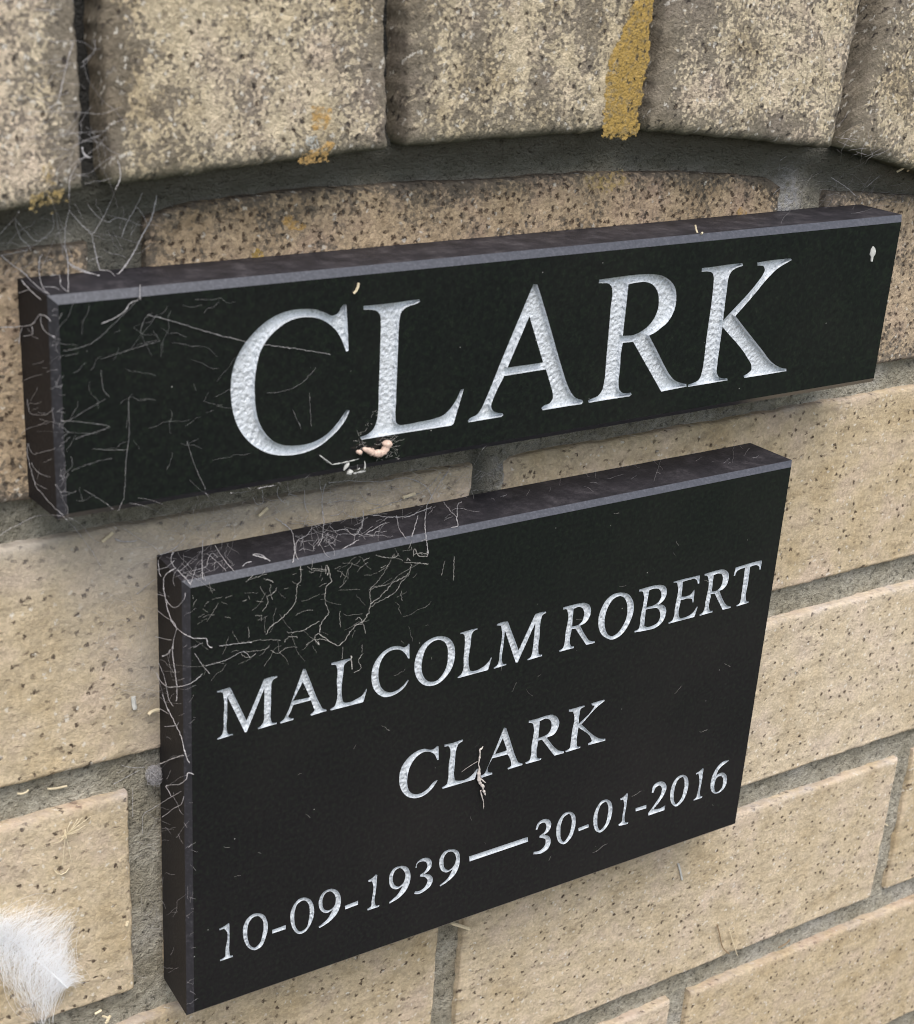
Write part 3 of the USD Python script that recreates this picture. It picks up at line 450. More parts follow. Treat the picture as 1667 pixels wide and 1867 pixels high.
def spline(pts, n=6):
    P = np.array([q[:2] for q in pts], float); C = [q[2] for q in pts]; K = len(P); out = []

    def tan(k):
        a, b, c = P[k - 1], P[k], P[(k + 1) % K]
        u, v = np.linalg.norm(b - a), np.linalg.norm(c - b)
        return ((b - a) / u * v + (c - b) / v * u) / (u + v)
    for a in range(K):
        b = (a + 1) % K; p1, p2 = P[a], P[b]; d = np.linalg.norm(p2 - p1)
        t1 = (p2 - p1) / d if C[a] else tan(a); t2 = (p2 - p1) / d if C[b] else tan(b)
        for t in np.arange(n) / n:
            out.append((2 * t**3 - 3 * t * t + 1) * p1 + (t**3 - 2 * t * t + t) * d * t1 + (3 * t * t - 2 * t**3) * p2 + (t**3 - t * t) * d * t2)
    return np.array(out)


letters = []
for line in GLYPHS.strip().split('\n'):
    name, rest = line.split(':')
    rings = []
    for c in rest.split('|'):
        pts = []
        for q in c.split():
            cc = q.endswith('c'); a, b = q.rstrip('c').split(','); pts.append((int(a) / 20, int(b) / 20, cc))
        r = spline(pts)
        keep = np.linalg.norm(r - np.roll(r, 1, 0), axis=1) > 0.02
        rings.append(r[keep])
    letters.append((name, rings))


def tri(poly):
    return trimesh.creation.triangulate_polygon(poly, engine='earcut')


def offset_ring(r, d):
    """moves the ring inwards (to its left when counter-clockwise) by d"""
    e = np.roll(r, -1, 0) - r; e /= np.maximum(np.linalg.norm(e, axis=1, keepdims=True), 1e-9)
    n = np.stack([-e[:, 1], e[:, 0]], 1); nn = n + np.roll(n, 1, 0); nn /= np.maximum(np.linalg.norm(nn, axis=1, keepdims=True), 0.5)
    return r + nn * d


def area(r):
    return 0.5 * np.sum(r[:, 0] * np.roll(r[:, 1], -1) - np.roll(r[:, 0], -1) * r[:, 1])


def letter_mesh(rings, yf, depth, slope):
    rs = []
    for k, r in enumerate(rings):
        if (area(r) > 0) != (k == 0):
            r = r[::-1]
        rs.append(r)
    for sl in (slope, slope * .5, slope * .2, 0.0):
        inner = [offset_ring(r, sl) for r in rs]
        poly = Polygon(inner[0], inner[1:])
        if poly.is_valid: break
    V, Fc = [], []
    n0 = 0
    for r, q in zip(rs, inner):
        k = len(r); a = np.arange(k); b = (a + 1) % k
        V += [np.c_[r[:, 0], np.full(k, yf), r[:, 1]], np.c_[q[:, 0], np.full(k, yf + depth), q[:, 1]]]
        Fc += [np.c_[a, b, b + k] + n0, np.c_[a, b + k, a + k] + n0]
        n0 += 2 * k
    if not poly.is_valid: poly = poly.buffer(0)
    parts = getattr(poly, 'geoms', [poly])
    for g in parts:
        tv, tf = tri(g)
        V.append(np.c_[tv[:, 0], np.full(len(tv), yf + depth), tv[:, 1]]); Fc.append(np.asarray(tf) + n0); n0 += len(tv)
    return (np.vstack(V) * MM, np.vstack(Fc)), Polygon(rs[0], rs[1:])


def slab_mesh(x0, x1, z0, z1, yf, yb, c, holes, skew=0.0):
    face = Polygon([(x0 + c, z0 + c), (x1 - c, z0 + c), (x1 - c, z1 - c), (x0 + c, z1 - c)])
    for h in holes:
        face = face.difference(h if h.is_valid else h.buffer(0))
    V, Fc = [], []; n0 = 0
    for g in getattr(face, 'geoms', [face]):
        tv, tf = tri(g)
        V.append(np.c_[tv[:, 0], np.full(len(tv), yf), tv[:, 1]]); Fc.append(np.asarray(tf) + n0); n0 += len(tv)
    o = [(x0, z0), (x1, z0), (x1, z1), (x0, z1)]; s = [(1, 1), (-1, 1), (-1, -1), (1, -1)]
    ring = lambda ins, y: np.array([(a + i * ins, y, b + j * ins) for (a, b), (i, j) in zip(o, s)])
    ch = []
    rr = [ring(0, yf + c), ring(0, yb)]
    rr[1][[0, 3], 0] += skew                       # the left end is sawn a little out of square
    V += rr; k = np.arange(4); nx = (k + 1) % 4
    Fc += [np.c_[k, nx, nx + 4] + n0, np.c_[k, nx + 4, k + 4] + n0, np.array([[4, 5, 6], [4, 6, 7]]) + n0]
    body = (np.vstack(V) * MM, np.vstack(Fc))
    # polished arris, a strip with its ends just inside the body's corners
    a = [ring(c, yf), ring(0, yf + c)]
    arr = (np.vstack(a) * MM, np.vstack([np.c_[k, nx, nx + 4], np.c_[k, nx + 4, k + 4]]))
    return body, arr


def add_plaque(t, x0, x1, z0, z1, yf, c, glyphs, depth, slope, skew=0.0):
    ms, holes = [], []
    for name, rings in glyphs:
        me, po = letter_mesh(rings, yf, depth, slope)
        ms.append((name, me)); holes.append(po)
    body, arr = slab_mesh(x0, x1, z0, z1, yf, 0.3, c, holes, skew)
    obj('stone_slab', body, granite, t)
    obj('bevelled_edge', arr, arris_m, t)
    for name, me in ms:
        kind = 'digit' if name in '0123456789' else {'-': 'hyphen', 'dash': 'dash'}.get(name, 'letter')
        obj(kind, me, silver, t)


upper = thing('name_plaque', 'long black granite plaque with the single surname CLARK in large silver capitals', 'plaque')
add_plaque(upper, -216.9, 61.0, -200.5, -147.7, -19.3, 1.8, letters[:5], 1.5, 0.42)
lower = thing('memorial_plaque', 'black granite plaque with two lines of names and a line of silver dates', 'plaque')
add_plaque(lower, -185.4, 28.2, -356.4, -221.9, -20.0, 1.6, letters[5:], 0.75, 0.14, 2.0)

# ---------------------------------------------------------------- small things
def tube(pts, rad, sides=4, cap=True):
    pts = np.asarray(pts, float); k = len(pts); rad = np.broadcast_to(rad, (k,))
    tg = np.gradient(pts, axis=0); tg /= np.maximum(np.linalg.norm(tg, axis=1, keepdims=True), 1e-9)
    ref = np.array([0.3, -0.8, 0.52]); a = np.cross(tg, ref); a /= np.maximum(np.linalg.norm(a, axis=1, keepdims=True), 1e-6); b = np.cross(tg, a)
    th = np.arange(sides) * 2 * np.pi / sides
    V = pts[:, None] + rad[:, None, None] * (np.cos(th)[None, :, None] * a[:, None] + np.sin(th)[None, :, None] * b[:, None])
    i = np.arange(k * sides).reshape(k, sides); j = np.roll(i, -1, 1)
    F = np.concatenate([np.stack([i[:-1], j[:-1], j[1:]], -1).reshape(-1, 3), np.stack([i[:-1], j[1:], i[1:]], -1).reshape(-1, 3)])
    if sides > 3 and cap:
        F = np.vstack([F, [[0, s, s + 1] for s in range(1, sides - 1)], [[i[-1, 0], i[-1, s + 1], i[-1, s]] for s in range(1, sides - 1)]])
    return V.reshape(-1, 3), F


def join(parts):
    V, F, n = [], [], 0
    for v, f in parts:
        V.append(v); F.append(np.asarray(f) + n); n += len(v)
    return np.vstack(V) * MM, np.vstack(F)


def fine(pts, step=1.2):
    """resamples a polyline with a smooth curve"""
    pts = np.asarray(pts, float)
    s = np.r_[0, np.cumsum(np.linalg.norm(np.diff(pts, axis=0), axis=1))]
    n = max(3, int(s[-1] / step) + 1); q = np.linspace(0, s[-1], n)
    from scipy.interpolate import PchipInterpolator
    return np.stack([PchipInterpolator(s, pts[:, k])(q) for k in range(3)], 1)


BOXES = [((-216.9, -19.3, -200.5), (61.0, 1, -147.7)), ((-185.4, -20.0, -356.4), (28.2, 1, -221.9))]


def touch(px, py):
    """distance from the lens at which the thing shown at a pixel is met: plaques, arch or wall"""
    d = (px - PW / 2 - PX) / FPX * RIGHT - (py - PH / 2 - PY) / FPX * UP + FWD
    t = (-0.4 - CAM[1]) / d[1]
    ta = (ARCH_Y - 0.6 - CAM[1]) / d[1]; q = CAM + ta * d
    if q[2] > np.interp(q[0], [-272, -205, -160, -120, -80, -48, 0, 31, 66, 108], [-140.5, -127, -124, -121.5, -121, -120, -124, -128, -135, -145.5]):
        t = ta
    for lo, hi in BOXES:
        a, c = (np.array(lo) - CAM) / d, (np.array(hi) - CAM) / d
        t0, t1 = np.max(np.minimum(a, c)), np.min(np.maximum(a, c))
        if t0 < t1: t = min(t, t0)
    return t, d


def on_surface(xy, lift, spread=5):
    """points lying on (or bridging a little off) the surfaces seen along a line of pixels"""
    td = [touch(*q) for q in xy]; t = np.array([q[0] for q in td])
    k = np.exp(-0.5 * (np.arange(-spread * 2, spread * 2 + 1) / spread) ** 2); k /= k.sum()
    sm = np.convolve(np.pad(t, spread * 2, mode='edge'), k, 'valid')
    t = np.minimum(t, sm) - lift
    return np.array([CAM + a * d for a, (_, d) in zip(t, td)])


def strands(text, off, sc, jit=0.15, seed=0, scale_r=1.0):
    """each line: (two spare numbers) radius | x,y x,y ... measured on the photograph in a crop at off with scale sc"""
    out = []; r_ = np.random.default_rng(seed)
    for line in text.strip().split('\n'):
        h, b = line.split('|'); rad = float(h.split()[2])
        xy = np.array([[float(w) for w in q.split(',')] for q in b.split()]) / sc + off
        q = fine(np.c_[xy, np.zeros(len(xy))], 2.6)[:, :2]
        q[1:-1] += r_.normal(0, jit * 3.2, q[1:-1].shape) + np.cumsum(r_.normal(0, jit, q[1:-1].shape), 0)
        pts = on_surface(q, 0.35)
        k = len(pts); rr = 0.74 * rad * scale_r * (0.7 + 0.6 * r_.random(k)); rr[r_.random(k) < 0.08] *= 1.8
        out.append(tube(pts, rr, 3, False))
    return out


def fuzz(n, region, y, length, rad, seed, sag=0.3):
    """short random silk threads on the surfaces of a region given by corner pixels; length in mm"""
    r_ = np.random.default_rng(seed); out = []; q = np.array(region, float)
    for _ in range(n):
        u, v = r_.random(2)
        a, b = q[0] + (q[1] - q[0]) * u, q[3] + (q[2] - q[3]) * u
        c = a + (b - a) * v
        L = 4.6 * length * r_.lognormal(0, 0.55); th = r_.uniform(0, 6.283) if r_.random() < .5 else r_.normal(-0.35, 0.5)
        d = np.array([math.cos(th), math.sin(th)]) * L
        k = 6; tt = np.linspace(0, 1, k)[:, None]
        xy = c + d * (tt - .5) + np.cumsum(r_.normal(0, sag * L / 6, (k, 2)), 0)
        xy = fine(np.c_[xy, np.zeros(k)], max(3.0, L / 12))[:, :2]
        pts = on_surface(xy, r_.uniform(0.15, 1.2), 3)
        out.append(tube(pts, rad * r_.uniform(0.6, 1.3, len(pts)), 3, False))
    return out


o1, s1 = (0, 0), 3.733
o2, s2 = (0, 440), 5.557
o4, s4 = (0, 440), 2.605
o5, s5 = (420, 860), 3.624
o7, s7 = (200, 960), 4.058
o6, s6 = (440, 1000), 4.903
o9, s9 = (200, 1360), 8.335

web_a = strands("""-14 -14 .10|500,290 470,380 430,550 395,690 330,740
-14 -2 .11|800,1090 820,1190 780,1300 690,1490 630,1590
-12 -3 .13|470,1430 560,1530 625,1595 650,1700 680,1830
-12 -2 .12|970,1310 920,1420 860,1530 830,1610
-14 -18 .22|1065,1330 1030,1480 960,1610 880,1760 800,1866
-12 -3 .10|105,1480 140,1620 195,1670 210,1700
-12 -8 .10|110,1500 180,1580 250,1640 320,1600 360,1540 350,1450
-13 -16 .12|470,1440 440,1650 460,1790 460,1860
-8 -16 .14|470,1790 500,1820 640,1865
-12 -14 .10|0,1590 100,1480 130,1440
-12 -6 .09|600,1390 690,1490 740,1510 800,1480 860,1500
-14 -14 .26|560,1000 580,1060 610,1070
-8 -3 .08|930,1410 1000,1520 1005,1540
-14 -14 .08|560,420 600,390 650,330 645,270
-14 -14 .07|240,60 330,70 420,60
-14 -13 .07|480,1200 520,1130 580,1060
-14 -12 .08|480,1200 470,1320 475,1430
-3 -3 .08|270,1740 265,1866
-2 -3 .08|0,1740 100,1720 190,1700""", o1, s1, 0.12, 1)
web_a += strands("""-2 -17 .13|10,140 100,220 250,330 330,420 480,530
-4 -17 .11|430,130 395,220 400,330 440,480 500,540
-10 -17 .17|220,395 290,480 410,590
-6 -10 .13|190,520 290,490
-6 -18 .13|640,40 690,200 690,350 690,510
-6 -10 .18|690,210 830,290 1010,345
-3 -14 .12|950,20 980,170 1010,290
-10 -10 .12|1010,290 1100,300 1165,350
-6 -18 .10|510,350 600,340 620,450 670,500 690,510
-12 -16 .08|440,460 520,460 600,490
-1 -17 .15|0,870 130,870 220,860 320,845 410,745 510,810
-2 -4 .10|230,870 200,950 190,1040
-8 -15 .09|320,860 330,930 240,960
-15 -20 .08|410,740 440,890 560,970
-20 -20 .10|1400,600 1330,620 1260,710 1120,800 1030,835
-17 -20 .11|1420,440 1420,590""", o2, s2, 0.1, 2)
web_a += strands("""-20 -20 .12|700,350 850,385 1000,430 1180,475
-20 -20 .12|1250,490 1400,510 1570,538
-20 -20 .07|610,760 615,880 600,1050 590,1200 560,1280
-20 -20 .06|480,560 600,520 760,470
-2 -17 .12|130,750 150,820 200,825 255,790
-3 -17 .10|135,960 160,1010 200,1000 260,980
-3 -8 .11|150,1050 185,1100 240,1120
-3 -19 .15|130,960 170,1160 200,1200 300,1300
-20 -20 .07|290,850 420,865 520,885 450,910 360,940
-20 -20 .07|890,950 920,1050 975,1180
-20 -20 .07|400,1180 470,1220 540,1270
-20 -20 .06|440,985 520,990 600,990
-20 -20 .06|340,1090 450,1050 530,1030
-20 -20 .06|330,850 430,790 500,750
-3 -2 .14|300,1305 400,1420 480,1540
-18 -3 .14|300,1305 200,1300 100,1340 0,1400
-14 -3 .11|320,1310 380,1340 440,1410 470,1430
-20 -20 .06|1270,720 1400,690 1500,600
-20 -20 .06|1470,720 1480,880
-20 -20 .06|1390,800 1430,890
-20 -20 .06|480,610 490,700 520,740
-20 -20 .07|1520,1015 1580,1060 1660,1050
-20 -20 .06|300,520 420,490 560,370 660,270
-20 -20 .06|670,440 680,380 720,340""", o4, s4, 0.15, 3, 0.5)
web_a += fuzz(38, [(20, 60), (160, 40), (200, 330), (120, 330)], (-15, -13.2), 12, 0.030, 4)
web_a += fuzz(27, [(0, 400), (260, 370), (260, 480), (0, 500)], (-9, -1), 11, 0.030, 5)
web_a += fuzz(23, [(40, 520), (100, 560), (125, 930), (70, 900)], (-18, -2), 7, 0.028, 6)
web_a += fuzz(50, [(110, 560), (420, 530), (420, 850), (130, 920)], (-20.3, -19.6), 9, 0.013, 7)
web_a += fuzz(33, [(94, 560), (108, 556), (126, 935), (116, 935)], (-20, -18), 2.2, 0.025, 8)
wa = tag(obj('cobweb', join(web_a), web_m), 'torn cobweb strung over the left end of the CLARK plaque from the arch joint above', 'cobweb')

web_b = strands("""-3 -17 .14|630,80 610,150 605,240 615,330 605,430 580,490
-2 -17 .17|300,310 350,340 410,400 425,500 410,600
-2 -2 .13|490,120 490,190 515,270
-3 -2 .12|320,100 310,150 360,210
-16 -2 .12|0,140 120,130 220,100 300,90
-10 -3 .12|650,75 800,60 1000,65 1150,40 1250,70 1300,110 1340,200
-14 -5 .11|1390,0 1300,110 1050,210 930,250
-14 -20 .13|1440,0 1350,130 1300,240 1290,330 1300,440 1310,540
-4 -15 .14|1410,200 1460,265 1500,310 1505,360 1460,370
-3 -14 .13|1530,200 1500,220 1500,300
-3 -12 .20|880,255 870,350 840,400
-8 -3 .14|1030,335 900,410
-14 -10 .14|740,510 850,450
-3 -4 .15|940,285 1090,300 1150,300 1240,270 1330,230
-4 -15 .12|1100,290 1110,360 1160,440
-4 -16 .12|1240,290 1200,430
-8 -6 .12|660,360 700,390 760,380 810,420 850,400
-16 -8 .12|450,580 430,520 440,460 500,420 540,360
-8 -2 .11|590,40 600,130 610,160
-2 -3 .09|640,210 740,190 860,200
-2 -2 .09|860,130 920,210 1000,220
-2 -2 .09|660,290 720,280 760,240
-14 -12 .20|80,625 110,600 140,595
-12 -12 .22|150,550 180,560 220,570 260,590 180,545 150,550
-3 -2 .12|380,70 390,150 440,160
-2 -2 .12|210,120 215,200 190,215 150,170""", o5, s5, 0.14, 11)
web_b += fuzz(66, [(540, 950), (700, 915), (700, 975), (540, 1005)], (-17, -3), 5, 0.043, 12)
web_b += fuzz(60, [(420, 905), (880, 850), (880, 880), (420, 945)], (-5, -1.2), 9, 0.028, 13)
web_b += fuzz(49, [(180, 950), (430, 900), (430, 960), (260, 1030)], (-5, -1.2), 10, 0.025, 14)
web_b += fuzz(38, [(700, 900), (900, 860), (980, 900), (760, 960)], (-16, -3), 4, 0.030, 15)
web_b += fuzz(33, [(950, 870), (1380, 800), (1400, 830), (960, 920)], (-16, -3), 3, 0.025, 16)
tag(obj('cobweb', join(web_b), web_m), 'tangled cobweb in the gap between the two black plaques', 'cobweb')

web_c = strands("""-12 -11 .16|470,190 455,240 490,310
-12 -10 .17|490,310 400,390 400,450 420,570 450,680 490,750 470,830 460,920 475,1040 485,1130 495,1180 490,1290
-12 -18 .16|500,320 600,430
-12 -21 .13|450,690 490,745 560,800 630,825 710,825 730,880 760,895
-10 -16 .11|420,540 480,600 520,580 560,490
-1 -6 .12|360,250 365,320 380,370
-4 -11 .10|350,320 420,300 480,250
-2 -10 .10|350,500 410,515
-2 -10 .11|355,620 400,660 450,690
-2 -10 .11|340,815 400,830 460,840
-2 -20 .14|350,1080 400,1170 440,1190 540,1180 620,1150 690,1090
-3 -10 .09|360,1010 410,1140 430,1260 470,1330
-5 -19 .15|390,1240 420,1330 480,1450 530,1560 560,1680 590,1750
-2 -9 .13|370,1350 440,1390
-6 -15 .11|405,1480 490,1475 510,1450
-2 -18 .15|290,1790 400,1745 550,1695
-3 -18 .14|690,100 685,280 690,390
-2 -18 .14|780,140 850,250 920,330
-18 -12 .10|600,420 640,300
-20.8 -20.8 .10|810,885 920,870 1055,855
-20.8 -20.8 .07|620,900 690,860
-20.8 -20.8 .08|710,1030 790,1010 880,980 990,930 1040,970
-20.8 -20.8 .08|630,940 700,1040 740,1090
-3 -3 .10|200,500 300,420 340,390
-2 -4 .13|370,210 480,160 560,80
-2 -2 .08|110,20 220,90 330,150 380,200
-2 -2 .22|40,90 110,110 200,100
-9 -9 .28|390,960 420,950 450,910
-4 -10 .10|720,200 790,260 860,330
-8 -14 .10|720,290 760,200 800,230""", o7, s7, 0.1, 21)
web_c += strands("""4 -18 .11|530,1020 800,860 940,770 1090,690
-2 -18 .13|800,1080 870,1030 970,950 1090,880 1130,770
-20 -4 .19|1280,440 1190,410 1170,500 1130,540 1030,590 890,595 850,620
-4 -8 .13|850,620 890,680 930,760
3 -3 .10|180,290 280,320 400,330 530,320
4 2 .09|60,580 250,480 450,370
4 2 .08|350,640 350,900 350,1080
4 4 .08|530,1020 500,1100 500,1330""", o9, s9, 0.06, 22)
web_c += fuzz(33, [(290, 1030), (345, 1080), (345, 1800), (300, 1760)], (-18, -2), 5, 0.025, 23)
web_c += fuzz(22, [(215, 1400), (300, 1390), (305, 1800), (250, 1800)], (1, 4), 7, 0.025, 24)
web_c += fuzz(38, [(290, 1020), (420, 985), (430, 1040), (350, 1060)], (-18, -2), 5, 0.028, 25)
web_c += fuzz(27, [(180, 1040), (290, 1020), (290, 1300), (200, 1300)], (-4, -1.2), 9, 0.022, 26)
web_c += fuzz(22, [(342, 1080), (356, 1076), (354, 1840), (344, 1840)], (-20, -18), 2, 0.025, 27)
tag(obj('cobweb', join(web_c), web_m), 'cobweb with long threads clinging down the left edge of the dates plaque', 'cobweb')

web_d = strands("""-21 -21 .13|530,160 530,290 500,330 485,460 400,580 330,650 270,690 220,770
-21 -21 .15|765,150 790,220 800,280 750,360 745,470 775,560 710,660 690,760
-21 -21 .19|690,760 740,800 870,870 960,780 1020,700 1100,650 1145,580
-21 -21 .15|1145,580 1160,500 1240,430 1350,310 1480,240 1515,140
-21 -21 .13|1150,530 1210,480 1300,440 1390,370 1430,300 1500,230
-21 -21 .13|580,865 680,815 800,840
-21 -21 .13|700,650 620,690 540,730 410,745
-21 -21 .15|1010,690 1080,680 1110,760
-21 -21 .12|1020,640 1050,620 1080,660
-21 -21 .10|0,840 110,830 220,820 350,825
-21 -21 .09|20,920 150,915 250,880
-21 -21 .10|260,910 330,935 400,890 500,880
-21 -21 .11|0,940 60,980 130,940
-21 -21 .10|320,350 270,410 225,425 235,470 190,560
-21 -21 .08|170,340 215,415
-21 -21 .15|390,840 430,790 480,785 500,800
-21 -21 .28|980,960 990,1080
-21 -21 .13|1090,940 1050,1000 1070,1060 1010,1110
-21 -21 .11|885,560 880,640 890,700
-21 -21 .10|1140,370 1230,280 1370,50
-21 -21 .12|1160,480 1150,400 1290,330
-21 -21 .09|910,880 900,990
-21 -21 .08|1080,860 1080,930
-21 -21 .16|1480,110 1490,90 1510,110
-21 -21 .14|1540,60 1600,40 1667,60
-21 -21 .10|760,200 640,190 590,160
-21 -21 .16|755,230 765,150 785,190 770,240
-21 -21 .16|690,760 660,790 700,860 690,830
-21 -21 .11|40,300 110,260 230,230
-21 -21 .18|220,285 240,280 285,305
-21 -21 .10|880,350 930,300 940,280
-21 -21 .08|490,600 560,560 640,550
-21 -21 .10|125,600 180,600 180,650
-21 -21 .09|1430,380 1440,465
-21 -21 .08|60,700 65,800""", o6, s6, 0.18, 31, 0.6)
web_d += strands("""-21 -21 .14|1210,560 1220,510 1250,560 1300,560 1310,520
-21 -21 .12|1150,600 1200,600 1310,610
-21 -21 .10|1395,685 1420,590
-21 -21 .10|1480,560 1475,720
-21 -21 .10|960,550 1080,570 1110,540
-21 -21 .10|880,590 920,570
-21 -21 .10|540,640 640,650""", o5, s5, 0.12, 32, 0.7)
web_d += fuzz(48, [(345, 1072), (780, 980), (780, 1010), (352, 1150)], (-21.3, -20.4), 2.6, 0.035, 33)
web_d += fuzz(45, [(360, 1080), (780, 990), (760, 1150), (360, 1230)], (-21.2, -20.4), 6, 0.022, 34)
web_d += fuzz(33, [(360, 1080), (1430, 870), (1330, 1480), (356, 1820)], (-20.9, -20.4), 2.2, 0.025, 35)
tag(obj('cobweb', join(web_d), dusty_web_m), 'thick dusty web strands stuck on the dates plaque above the name MALCOLM', 'cobweb', None, 'stuff')

web_e = fuzz(60, [(1420, 300), (1660, 330), (1660, 370), (1420, 380)], (-9, -1), 5, 0.020, 41)
web_e += fuzz(16, [(1530, 230), (1590, 240), (1600, 300), (1540, 300)], (-14, -6), 9, 0.030, 42)
web_e += strands("""-10 -3 .13|980,560 1060,610 1150,680 1180,710
-8 -3 .09|640,330 700,300 560,420
-12 -5 .10|1290,400 1260,450
-8 -3 .10|1390,540 1330,590 1270,640
-3 -2 .09|500,700 600,640 700,660""", (1300, 200), 4.542, 0.1, 43)
tag(obj('cobweb', join(web_e), web_m), 'wispy cobweb under the arch above the right end of the CLARK plaque', 'cobweb')

# ball of silk beside the left edge of the lower plaque
tf = []
r_ = np.random.default_rng(51)
for k in range(260):
    c = at(200 + 690 / 8.335, 1360 + 440 / 8.335, 0.0)
    d = r_.normal(size=3); d /= np.linalg.norm(d)
    p0 = c + d * [2.2, 1.6, 3.0] * r_.uniform(0.6, 1.0)
    e = np.cross(d, r_.normal(size=3)); e /= np.linalg.norm(e)
    tf.append(tube(fine([p0, p0 + e * 1.3 + d * r_.normal(0, .3), p0 + e * 2.2 - d * .7], 0.6), .07, 3, False))
tag(obj('silk_ball', join(tf), web_m), 'small round ball of pale spider silk in the mortar joint left of the dates plaque', 'spider silk')


def blob(paths, sides=7, wob=0.12, seed=0):
    r_ = np.random.default_rng(seed); out = []
    for pts, rad in paths:
        pts = np.asarray(pts, float); s = np.r_[0, np.cumsum(np.linalg.norm(np.diff(pts, axis=0), axis=1))]
        q = np.linspace(0, s[-1], max(6, int(s[-1] / 0.45)))
        from scipy.interpolate import PchipInterpolator
        P_ = np.stack([PchipInterpolator(s, pts[:, k])(q) for k in range(3)], 1); R_ = np.interp(q, s, rad)
        R_[0] *= .35; R_[-1] *= .35
        v, f = tube(P_, R_ * (1 + r_.normal(0, wob, len(q))), sides)
        out.append((v + r_.normal(0, wob * 0.25, v.shape) * np.mean(rad), f))
    return out


def pix(pts, off, sc, y):
    return [at(a / sc + off[0], b / sc + off[1], y) for a, b in pts]


# withered husk hanging between the L and the A of the second CLARK
oh, sh = (820, 1330), 11.667
hk = blob([(pix([(710, 360), (690, 400), (640, 440), (650, 520), (630, 650), (615, 740), (635, 830), (625, 920), (625, 1000), (630, 1090), (660, 1160), (710, 1220), (710, 1270), (730, 1320), (765, 1400)], oh, sh, -21.0),
            [.22, .3, .3, .2, .2, .16, .22, .45, .5, .5, .42, .48, .22, .42, .24]),
           (pix([(660, 1040), (710, 1090), (770, 1135)], oh, sh, -21.0), [.24, .2, .2]),
           (pix([(690, 1290), (655, 1300), (670, 1360), (690, 1440), (715, 1520), (725, 1600), (722, 1700)], oh, sh, -20.8), [.12, .16, .16, .16, .14, .14, .07]),
           (pix([(250, 910), (400, 800), (600, 680)], oh, sh, -20.6), [.05, .05, .07])], 6, 0.2, 3)
tag(obj('withered_husk', join(hk), husk_m), 'pale withered husk dangling between the letters of the CLARK on the dates plaque', 'husk')

# curled grub under the L of the big CLARK
og, sg = (560, 740), 7.577
t = thing('dead_grub', 'small curled pinkish grub wrapped in silk below the big letter L', 'grub')
gb = blob([(pix([(1115, 470), (1105, 540), (1075, 610), (1020, 655), (950, 655), (880, 630), (810, 605), (765, 585)], og, sg, -20.8), [1.05, 1.25, 1.05, 1.0, .85, .85, .7, .5]),
           (pix([(760, 640), (720, 640), (680, 625)], og, sg, -20.6), [.6, .65, .45])], 9, 0.13, 4)
obj('body', join(gb), grub_m, t, True)
gw = fuzz(49, [(690, 795), (726, 790), (728, 840), (690, 840)], (-21.5, -20), 1.6, 0.030, 61) + fuzz(22, [(648, 800), (665, 795), (668, 830), (650, 830)], (-21.3, -20), 1.5, 0.030, 62)
gw += fuzz(13, [(652, 790), (686, 745), (690, 755), (660, 795)], (-20.6, -19.8), 1.2, 0.030, 63)
obj('silk_wrapping', join(gw), dusty_web_m, t)
cr = blob([(pix([(510, 890), (540, 840), (580, 780)], og, sg, -19.6), [.5, .55, .25]), (pix([(550, 940), (590, 915), (635, 915)], og, sg, -19.0), [.6, .7, .4])], 6, 0.25, 5)
cr += blob([(pix([(640, 935), (720, 915), (810, 900)], og, sg, -18.6), [.2, .25, .2]), (pix([(790, 880), (800, 850), (795, 760)], og, sg, -19.8), [.3, .25, .1]), (pix([(700, 880), (730, 860)], og, sg, -19.8), [.2, .22]), (pix([(350, 810), (560, 770), (720, 730)], og, sg, -19.9), [.14, .14, .1]), (pix([(170, 680), (350, 810)], og, sg, -19.9), [.12, .14])], 5, 0.25, 6)
tag(obj('chalky_crumbs', join(cr), lime_m), 'chalky white crumbs and threads at the lower edge of the CLARK plaque below the grub', 'crumbs')

# dried splash near the right end of the upper plaque
rp = pix([(1198, 680), (1215, 700), (1225, 735), (1215, 770), (1195, 800), (1188, 850), (1174, 850), (1175, 800), (1162, 775), (1175, 720)], (1400, 340), 6.243, -19.3)
poly = Polygon([(q[0], q[2]) for q in rp]).buffer(0.15).buffer(-0.1)
sp = trimesh.creation.extrude_polygon(poly, 0.35, engine='earcut')
v = np.asarray(sp.vertices); v = np.c_[v[:, 0], -19.25 - v[:, 2], v[:, 1]]
tag(obj('dried_splash', (v * MM, np.asarray(sp.faces)), lime_m), 'white drop-shaped dried splash near the right end of the CLARK plaque', 'splash')

# white feather, lower left
ft = thing('feather', 'fluffy white downy feather stuck to the bricks at lower left', 'feather')
of, sf = (0, 1460), 4.588
quill = fine(pix([(552, 1548), (470, 1470), (330, 1350), (200, 1255), (40, 1160), (-160, 1080)], of, sf, -4.0) + np.array([[0, -1.0, 0], [0, -1.6, 0], [0, -0.4, 0], [0, 1.8, 0], [0, 2.5, 0], [0, 2.5, 0]]), 1.0)
obj('shaft', join([tube(quill, np.linspace(.38, .06, len(quill)), 6)]), down_m, ft)
r_ = np.random.default_rng(71); barbs = []
ends_up = np.array(pix([(700, 1490), (655, 1390), (610, 1260), (590, 1120), (640, 930), (560, 900), (400, 830), (150, 900), (-100, 900), (-300, 950)], of, sf, -3.0))
ends_lo = np.array(pix([(500, 1560), (440, 1650), (390, 1800), (345, 1870), (290, 1760), (205, 1690), (120, 1600), (20, 1520), (-150, 1460), (-330, 1400)], of, sf, -3.0))
